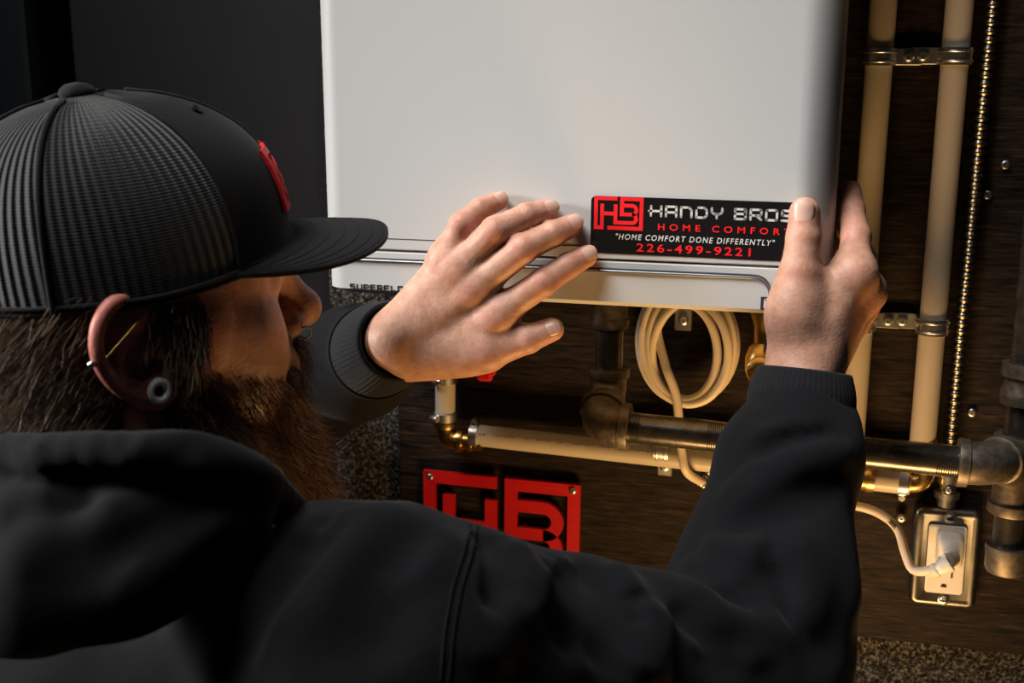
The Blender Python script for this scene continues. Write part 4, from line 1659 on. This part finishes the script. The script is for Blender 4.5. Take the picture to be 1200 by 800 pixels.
# hood lying on the back: a thick roll round the neck and a draped pouch
roll = [Q(-90, 548, .66), Q(-10, 536, .615), Q(90, 532, .592), Q(190, 535, .592), Q(255, 546, .605), Q(305, 566, .635), Q(338, 598, .69)]
roll = bez(roll, 4)
hd_tr = [Cone(a, c, .0120, .0120, .002) for a, c in zip(roll[:-1], roll[1:])]
pouch = [Q(-60, 615, .632), Q(60, 610, .610), Q(170, 612, .607), Q(262, 606, .628)]
for a, c in zip(pouch[:-1], pouch[1:]):
    hd_tr.append(Cone(a, c, .0270, .0270, .012))
pouch = [Q(-60, 710, .612), Q(50, 700, .600), Q(150, 680, .602), Q(235, 640, .622)]
for a, c in zip(pouch[:-1], pouch[1:]):
    hd_tr.append(Cone(a, c, .027, .024, .02))
hood_folds = []
HF0 = Field(list(hd_tr))
for pix, amp, wid in (([(-20, 560), (90, 562), (200, 566), (270, 580)], -.004, .006), ([(40, 520), (60, 600), (20, 680)], .004, .012), ([(150, 580), (80, 630), (0, 660)], .005, .010),
                      ([(260, 570), (180, 620), (110, 670)], -.005, .009), ([(280, 590), (210, 650), (120, 700)], .004, .010), ([(120, 575), (60, 600), (0, 605)], -.004, .008),
                      ([(45, 515), (35, 530), (20, 550)], .002, .006), ([(180, 512), (160, 530), (140, 548)], .002, .006), ([(225, 515), (215, 535), (190, 552)], -.002, .006)):
    q = [HF0.hit(*p_) for p_ in pix]
    q = [x for x in q if x is not None]
    if len(q) > 1:
        hood_folds.append((bez(q, 6).astype(np.float32), amp, wid))


def roll_disp(p):
    x, y, z = p[:, 0], p[:, 1], p[:, 2]
    return fold_disp(p, hood_folds) + (.0010 * np.sin(90 * x + 60 * z) * np.sin(50 * y + 20 * x) + .0016 * np.sin(45 * x + 80 * z + 2 * np.sin(25 * x))).astype(np.float32)


HV2, HF2 = polygonise(Field(hd_tr, disp=roll_disp), .003, np.array([-.75, -.72, 1.25]), np.array([.0, -.25, 1.75]))
mesh_np('hood', HV2, HF2, M['hoodie'], hoodie)

# ------------------------------------------------------------------ cap
cap = thing('baseball_cap', HL(0, 0, .08), '', '')
del cap['label'], cap['category']
cap.parent = person
ORG[cap] = HL(0, 0, .05)
cap.location = ORG[cap] - ORG[person]
cap['label'] = 'black trucker cap with mesh back and red emblem'
CT = math.radians(0)
RIMZ, CH, ARCH = .030, .117, .014


def crown(th, t, off=0.0):
    """th: angle from the front, t: 0 rim .. 1 top"""
    front = .5 + .5 * math.cos(th)
    a = .1095 + off
    bb = .0880 + off
    e = 2.2 + .9 * front
    r = max(1 - t ** e, 0) ** (1 / (2.0 + .25 * front))
    if t >= 1:
        r = 0
    x = a * math.cos(th) * r
    y = bb * math.sin(th) * r
    z = RIMZ + ARCH * max(math.cos(th), 0) ** 1.5 * (1 - t) + (CH + off) * t * (1 - .02 * (1 - front))
    x -= .012 * t * t
    c, s = math.cos(CT), math.sin(CT)
    return HL(.003 + x * c - (z - RIMZ) * s, y, RIMZ + x * s * .4 + (z - RIMZ) * c)


def crown_patch(name, t0, t1, th0, th1, mat, nu, nv, off=0.0, uvs=None, thick=.0016):
    vs, fs, uvv = [], [], []
    for j in range(nv + 1):
        t = t0 + (t1 - t0) * j / nv
        for i in range(nu + 1):
            th = th0 + (th1 - th0) * i / nu
            vs.append(crown(th, t, off))
            uvv.append((th, t))
    for j in range(nv):
        for i in range(nu):
            a = j * (nu + 1) + i
            fs.append((a, a + 1, a + nu + 2, a + nu + 1))
    o = mk(name, vs, fs, mat, cap, 180)
    if uvs:
        ul = o.data.uv_layers.new(name='UVMap')
        vi = [0] * len(o.data.loops)
        o.data.loops.foreach_get('vertex_index', vi)
        for li, v in enumerate(vi):
            ul.data[li].uv = uvs(*uvv[v])
    return o


R_ = math.radians
crown_patch('crown_panel', 0, .995, -R_(58), 0, M['cap'], 24, 34)
crown_patch('crown_panel', 0, .995, 0, R_(58), M['cap'], 24, 34)
muv = lambda th, t: (th * 5.2 + .35 * t, t * 9)
for a, c in ((-118, -58), (-180, -118), (58, 118), (118, 180)):
    crown_patch('mesh_panel', 0, .995, R_(a), R_(c), M['mesh'], 24, 34, -.0006, muv)
for a in (-118, -58, 0, 58, 118, 180):
    pth = [crown(R_(a), t, .0004) for t in np.linspace(0.0, .985, 30)]
    MB().tube(pth, .0013 if abs(a) != 118 else .0020, 6).build('panel_seam', M['cap'], cap, 180)
ringp = [crown(th, .03, .0002) for th in np.linspace(0, 2 * math.pi, 80, endpoint=False)]
MB().tube(ringp, .0016, 6, closed=True).build('sweatband_seam', M['cap'], cap, 180)
ringp = [crown(th, .0, -.0012) for th in np.linspace(0, 2 * math.pi, 80, endpoint=False)]
MB().tube(ringp, .0022, 6, closed=True).build('rim_binding', M['cap'], cap, 180)
tp = crown(0, 1.0)
MB().lathe(tp - HR[:, 2] * .003, HR[:, 2], [(0, .0105), (.002, .0112), (.005, .0100), (.0075, .0065), (.0085, .0001)], 20).build('cap_button', M['cap'], cap, 180)
for a in (-28, 28):
    e_ = crown(R_(a), .86, .0008)
    nn_ = nrm(e_ - HL(0, 0, .06))
    uu_ = nrm(np.cross(nn_, HR[:, 2]))
    ww_ = np.cross(nn_, uu_)
    MB().tube([e_ + (uu_ * math.cos(t) + ww_ * math.sin(t)) * .0032 for t in np.linspace(0, 2 * math.pi, 16, endpoint=False)], .0011, 6, closed=True).build('eyelet', M['cap'], cap, 180)

# bill
BW, BLEN = R_(62), .070


def bill(s, v, top):
    th = s * BW
    base = crown(th, .032 if top else .008, .0005)
    lx = (base - H0) @ HR
    ln = BLEN * (1 - abs(s) ** 2.8) ** .62 if abs(s) < 1 else 0.0
    dx = ln * v * (.97)
    dy = s * .010 * v * ln / BLEN
    vv = ln * v / BLEN
    drop = -.012 * (abs(lx[1] + dy) / .085) ** 2 * vv - .006 * vv * vv
    q = np.array([lx[0] + dx, lx[1] + dy, lx[2] + drop + (.0 if top else 0)])
    if not top:
        q[2] = min(q[2], lx[2] + drop)
    return HL(*q)


vs, fs = [], []
nu, nv = 40, 14
for top in (1, 0):
    for j in range(nv + 1):
        for i in range(nu + 1):
            vs.append(bill(-1 + 2 * i / nu, j / nv, top) + (HR[:, 2] * (.0 if top else .0)))
n1 = (nu + 1) * (nv + 1)
for j in range(nv):
    for i in range(nu):
        a = j * (nu + 1) + i
        fs.append((a, a + 1, a + nu + 2, a + nu + 1))
        fs.append((n1 + a, n1 + a + nu + 1, n1 + a + nu + 2, n1 + a + 1))
for i in range(nu):
    a = nv * (nu + 1) + i
    fs.append((a, a + 1, n1 + a + 1, n1 + a))
billo = mk('bill', vs, fs, M['cap'], cap, 50)
for r_ in (.25, .40, .55, .70, .84, .95):
    MB().tube([bill(s, r_ if True else 0, 1) + HR[:, 2] * .0001 for s in np.linspace(-.97, .97, 50)], .0003, 5).build('stitch_row', M['cap'], cap, 180)

# embroidered emblem on the front panels
lb = MB()
logo(lb, np.zeros(3), UX, UZ, NY, 1.5, .1)
ev = lb.verts()
fs_ = lb.f


def emb(p):
    w, hgt = .074, .046
    u, v, d = p[0] / 1.5 - .5, p[2], -p[1] / .1
    th = -u * w / .088
    return crown(th, .20 + v * .38, .0004 + .0022 * d)


# subdivide the bars so that they follow the curve
ev2, ef2 = [], []
for f in fs_:
    if len(f) != 4:
        continue
    A, B_, C_, D_ = [ev[i] for i in f]
    k1 = max(1, int(np.linalg.norm(B_ - A) / .12))
    k2 = max(1, int(np.linalg.norm(D_ - A) / .12))
    o0 = len(ev2)
    for j in range(k2 + 1):
        for i in range(k1 + 1):
            s_, t_ = i / k1, j / k2
            ev2.append(emb((A * (1 - s_) + B_ * s_) * (1 - t_) + (D_ * (1 - s_) + C_ * s_) * t_))
    for j in range(k2):
        for i in range(k1):
            a = o0 + j * (k1 + 1) + i
            ef2.append((a, a + 1, a + k1 + 2, a + k1 + 1))
mk('emblem', ev2, ef2, M['thread'], cap, 40, label='raised red embroidered square monogram')


# ------------------------------------------------------------------ hair and beard
def strands(name, roots, dirs, length, rad, mat, parent, field, lift, segs=6, curl=.0, grav=(0, 0, 0), tone=None):
    N = len(roots)
    p = roots.copy()
    path = [p.copy()]
    d = dirs.copy()
    ph = rng.uniform(0, 6.28, N)
    for s in range(segs):
        st = (length / segs)[:, None]
        d = d + np.asarray(grav) * (1.0 / segs) + rng.normal(0, .10 + curl, (N, 3))
        d /= np.linalg.norm(d, axis=1)[:, None]
        p = p + d * st
        if field is not None:
            dist = field.ev(p.astype(np.float32))
            nn = field.normal(p)
            tgt = lift * (s + 1) / segs
            push = np.clip(tgt - dist, 0, .02)
            p = p + nn * push[:, None]
        path.append(p.copy())
    path = np.stack(path, 1)
    K = segs + 1
    t = np.gradient(path, axis=1)
    t /= np.linalg.norm(t, axis=2)[..., None] + 1e-9
    a = np.zeros_like(t)
    a[..., 0] = .3
    a[..., 2] = 1
    u = np.cross(t, a)
    u /= np.linalg.norm(u, axis=2)[..., None] + 1e-9
    w = np.cross(t, u)
    tap = np.linspace(1, .25, K)[None, :, None]
    rr = np.asarray(rad)[:, None, None] * tap
    V = np.stack([path + rr * (u * math.cos(q) + w * math.sin(q)) for q in (0, 2.094, 4.189)], 2)
    idx = np.arange(N * K * 3).reshape(N, K, 3)
    fs = []
    for k in range(3):
        l = (k + 1) % 3
        fs.append(np.stack([idx[:, :-1, k], idx[:, :-1, l], idx[:, 1:, l], idx[:, 1:, k]], -1).reshape(-1, 4))
    tn = rng.uniform(0, 1, N) ** 1.3 if tone is None else tone
    mesh_np(name, V.reshape(-1, 3), np.concatenate(fs), mat, parent, attrs={'tone': np.repeat(tn, K * 3)}, kind='stuff')


HEADF = Field(head)


def surf_points(n, cond):
    out = []
    got = 0
    while got < n:
        u = rng.normal(size=(n * 3, 3))
        u /= np.linalg.norm(u, axis=1)[:, None]
        p = np.array([.03, 0, -.01]) + u * .16
        p = H0 + p @ HR.T
        c = H0 + HR @ np.array([.025, 0, -.01])
        t = np.ones(len(p))
        for _ in range(24):
            q = c + (p - c) * t[:, None]
            t = t - HEADF.ev(q.astype(np.float32)) / .16 * .8
        q = c + (p - c) * t[:, None]
        l = (q - H0) @ HR
        m = cond(l)
        q = q[m]
        out.append(q)
        got += len(q)
        if not len(q):
            break
    return np.concatenate(out)[:n]


def hair_cond(l):
    x, y, z = l.T
    back = (x < -.012 + np.clip((z + .02), 0, .1) * .6) & (z > -.058 + np.clip(x + .06, 0, .05) * .5) & (z < .045)
    side = (x > -.02) & (x < .040 - np.abs(z - .01) * .25) & (z > -.012) & (z < .05) & (np.abs(y) > .04)
    return back | side


n_hair = 9000
rt = surf_points(n_hair, hair_cond)
l = (rt - H0) @ HR
nn = HEADF.normal(rt)
dl = np.stack([-.9 + 0 * l[:, 0], 0 * l[:, 1], -.75 + 0 * l[:, 2]], 1)
front = l[:, 0] > .005
dl[front] = np.array([-.25, 0, -1.0])
dd = dl @ HR.T + nn * .25
dd /= np.linalg.norm(dd, axis=1)[:, None]
strands('hair', rt, dd, rng.uniform(.020, .036, len(rt)), np.full(len(rt), .00030), M['hair'], person, HEADF, .005, 6)

# beard: a soft core that gives the outline, covered in strands
bc = [coneh((.010, -.066, -.030), (.040, -.058, -.075), .010, .016, .02), coneh((.010, .066, -.030), (.040, .058, -.075), .010, .016, .02),
      coneh((.036, -.056, -.078), (.078, -.02, -.112), .018, .026, .03), coneh((.036, .056, -.078), (.078, .02, -.112), .018, .026, .03),
      coneh((.080, 0, -.100), (.090, 0, -.145), .032, .022, .03), coneh((.090, 0, -.145), (.098, 0, -.172), .022, .008, .02),
      coneh((.062, -.030, -.115), (.084, -.012, -.158), .024, .014, .03), coneh((.062, .030, -.115), (.084, .012, -.158), .024, .014, .03),
      coneh((.104, -.008, -.036), (.087, -.036, -.060), .0105, .011, .01), coneh((.104, .008, -.036), (.087, .036, -.060), .0105, .011, .01),
      coneh((.084, -.036, -.056), (.074, -.036, -.090), .010, .016, .02), coneh((.084, .036, -.056), (.074, .036, -.090), .010, .016, .02)]
BEARD = Field(bc, disp=lambda p: (.0018 * np.sin(260 * p[:, 0] + 90 * p[:, 2]) * np.sin(210 * p[:, 1] + 60 * p[:, 2])).astype(np.float32))
bvv, bff = polygonise(BEARD, .003, H0 - .26, H0 + .22)
bcore = mesh_np('beard', bvv, bff, M['beard'], person, attrs={'tone': np.full(len(bvv), .12)})
pick = rng.integers(0, len(bvv), 9500)
rb = bvv[pick] + rng.normal(0, .0012, (len(pick), 3))
l = (rb - H0) @ HR
fl = np.stack([.30 + .25 * np.clip((-.05 - l[:, 2]) * 10, 0, 1), -l[:, 1] * 4 * np.clip((-.04 - l[:, 2]) * 12, 0, 1), -1.0 + 0 * l[:, 0]], 1)
stache = (l[:, 2] > -.062) & (np.abs(l[:, 1]) < .045)
fl[stache, 1] += np.sign(l[stache, 1]) * .8
dd = fl @ HR.T + BEARD.normal(rb) * .30
dd /= np.linalg.norm(dd, axis=1)[:, None]
lenb = rng.uniform(.009, .024, len(rb)) * (1 + .9 * np.clip((-.07 - l[:, 2]) * 10, 0, 1))
strands('beard_hair', rb - BEARD.normal(rb) * .001, dd, lenb, np.full(len(rb), .00034), M['beard'], bcore, BEARD, .0035, 6, curl=.07)
# cheek hairs where the beard thins out, and sideburn
def cheek_cond(l):
    x, y, z = l.T
    return (x > .002) & (x < .085) & (z < -.012 - np.clip(x - .01, 0, .1) * .35) & (z > -.085) & (np.abs(y) > .03) & (rng.uniform(0, 1, len(x)) < np.clip((-.008 - z) * 32, .05, 1))


rt = surf_points(2600, cheek_cond)
l = (rt - H0) @ HR
dd = np.stack([.35 + 0 * l[:, 0], 0 * l[:, 1], -1 + 0 * l[:, 2]], 1) @ HR.T + HEADF.normal(rt) * .35
dd /= np.linalg.norm(dd, axis=1)[:, None]
strands('beard_hair', rt, dd, rng.uniform(.006, .016, len(rt)), np.full(len(rt), .00030), M['beard'], bcore, HEADF, .004, 5, curl=.06)
rt = surf_points(160, lambda l: (l[:, 0] > .075) & (np.abs(l[:, 1]) > .014) & (np.abs(l[:, 1]) < .05) & (l[:, 2] > .040) & (l[:, 2] < .050))
if len(rt):
    l = (rt - H0) @ HR
    dd = np.stack([-.2 + 0 * l[:, 0], np.sign(l[:, 1]), .2 + 0 * l[:, 2]], 1) @ HR.T + HEADF.normal(rt) * .5
    dd /= np.linalg.norm(dd, axis=1)[:, None]
    strands('eyebrow', rt, dd, np.full(len(rt), .010), np.full(len(rt), .0003), M['hair'], person, HEADF, .0015, 4)

# eyes
for s in (-1, 1):
    MB().lathe(HL(.0815, s * .032, .021), HR[:, 0], [(0, .0118), (.006, .0104), (.010, .0066), (.0122, .0040)], 16).build('eye', M['plug'], person, 60)

# jewellery
MB().tube([LC + (lu * math.cos(a) + lw * math.sin(a)) * .0058 + ln_ * .0038 for a in np.linspace(0, 2 * math.pi, 28, endpoint=False)], .0026, 12, closed=True).build('ear_plug', M['plug'], person, 180, label='white ring-shaped ear plug')
MB().tube([EP(-1, 27, 8), EP(-24, 7, 11.5)], .0006, 8).build('ear_bar', M['gold'], person, 60, label='gold bar across the upper ear')


def ball(c, r, name, mat, parent, **k):
    pr_ = [(r * (1 - math.cos(a)), r * math.sin(a)) for a in np.linspace(0, math.pi, 10)]
    MB().lathe(np.asarray(c) - UZ * r, UZ, pr_, 14).build(name, mat, parent, 180, **k)


ball(EP(-2, 33.5, 7), .0022, 'ear_stud', M['steel'], person)
ball(EP(-31, 4, 9), .0023, 'ear_stud', M['steel'], person)
nr_c = HL(.1125, -.0195, -.024)
MB().tube([nr_c + HR @ np.array([.0048 * math.cos(a), -.002 * math.sin(a), .0048 * math.sin(a)]) for a in np.linspace(-2.6, 2.0, 20)], .0007, 8).build('nose_ring', M['letter'], person, 180, label='thin dark nose ring')

# ------------------------------------------------------------------ trousers and shoes, below the frame
hipc = PELV + np.array([0, 0, -.04])
jt = [Cone(hipc - tw * .06, hipc + tw * .06, .145, .145, .05)]
feet = []
for s in (-1, 1):
    hip = hipc + tw * s * .09 + [0, 0, -.03]
    fy = hip[1] - .02
    ank = np.array([hip[0] + tw[0] * s * .06, hip[1] + tw[1] * s * .06 - .02, .10])
    kn = (hip + ank) / 2 + tf * .03
    jt += [Cone(hip, kn, .095, .072, .04), Cone(kn, ank, .070, .058, .03)]
    feet.append(ank)
JV, JF = polygonise(Field(jt), .010, np.array([-1.0, -1.1, .03]), np.array([.4, -.1, PELV[2] + .16]))
trs = mesh_np('trousers', JV, JF, M['jeans'], person)
for ank in feet:
    g = np.array([ank[0], ank[1], .045])
    SV_, SF_ = polygonise(Field([Cone(g, g + tf * .15 + [0, 0, -.005], .043, .038, .02), Cone(g - tf * .03, g + [0, 0, .05], .040, .045, .02)]), .006, g - .25, g + .25)
    SV_[:, 2] = np.maximum(SV_[:, 2], .002)
    mesh_np('shoe', SV_, SF_, M['shoe'], trs)
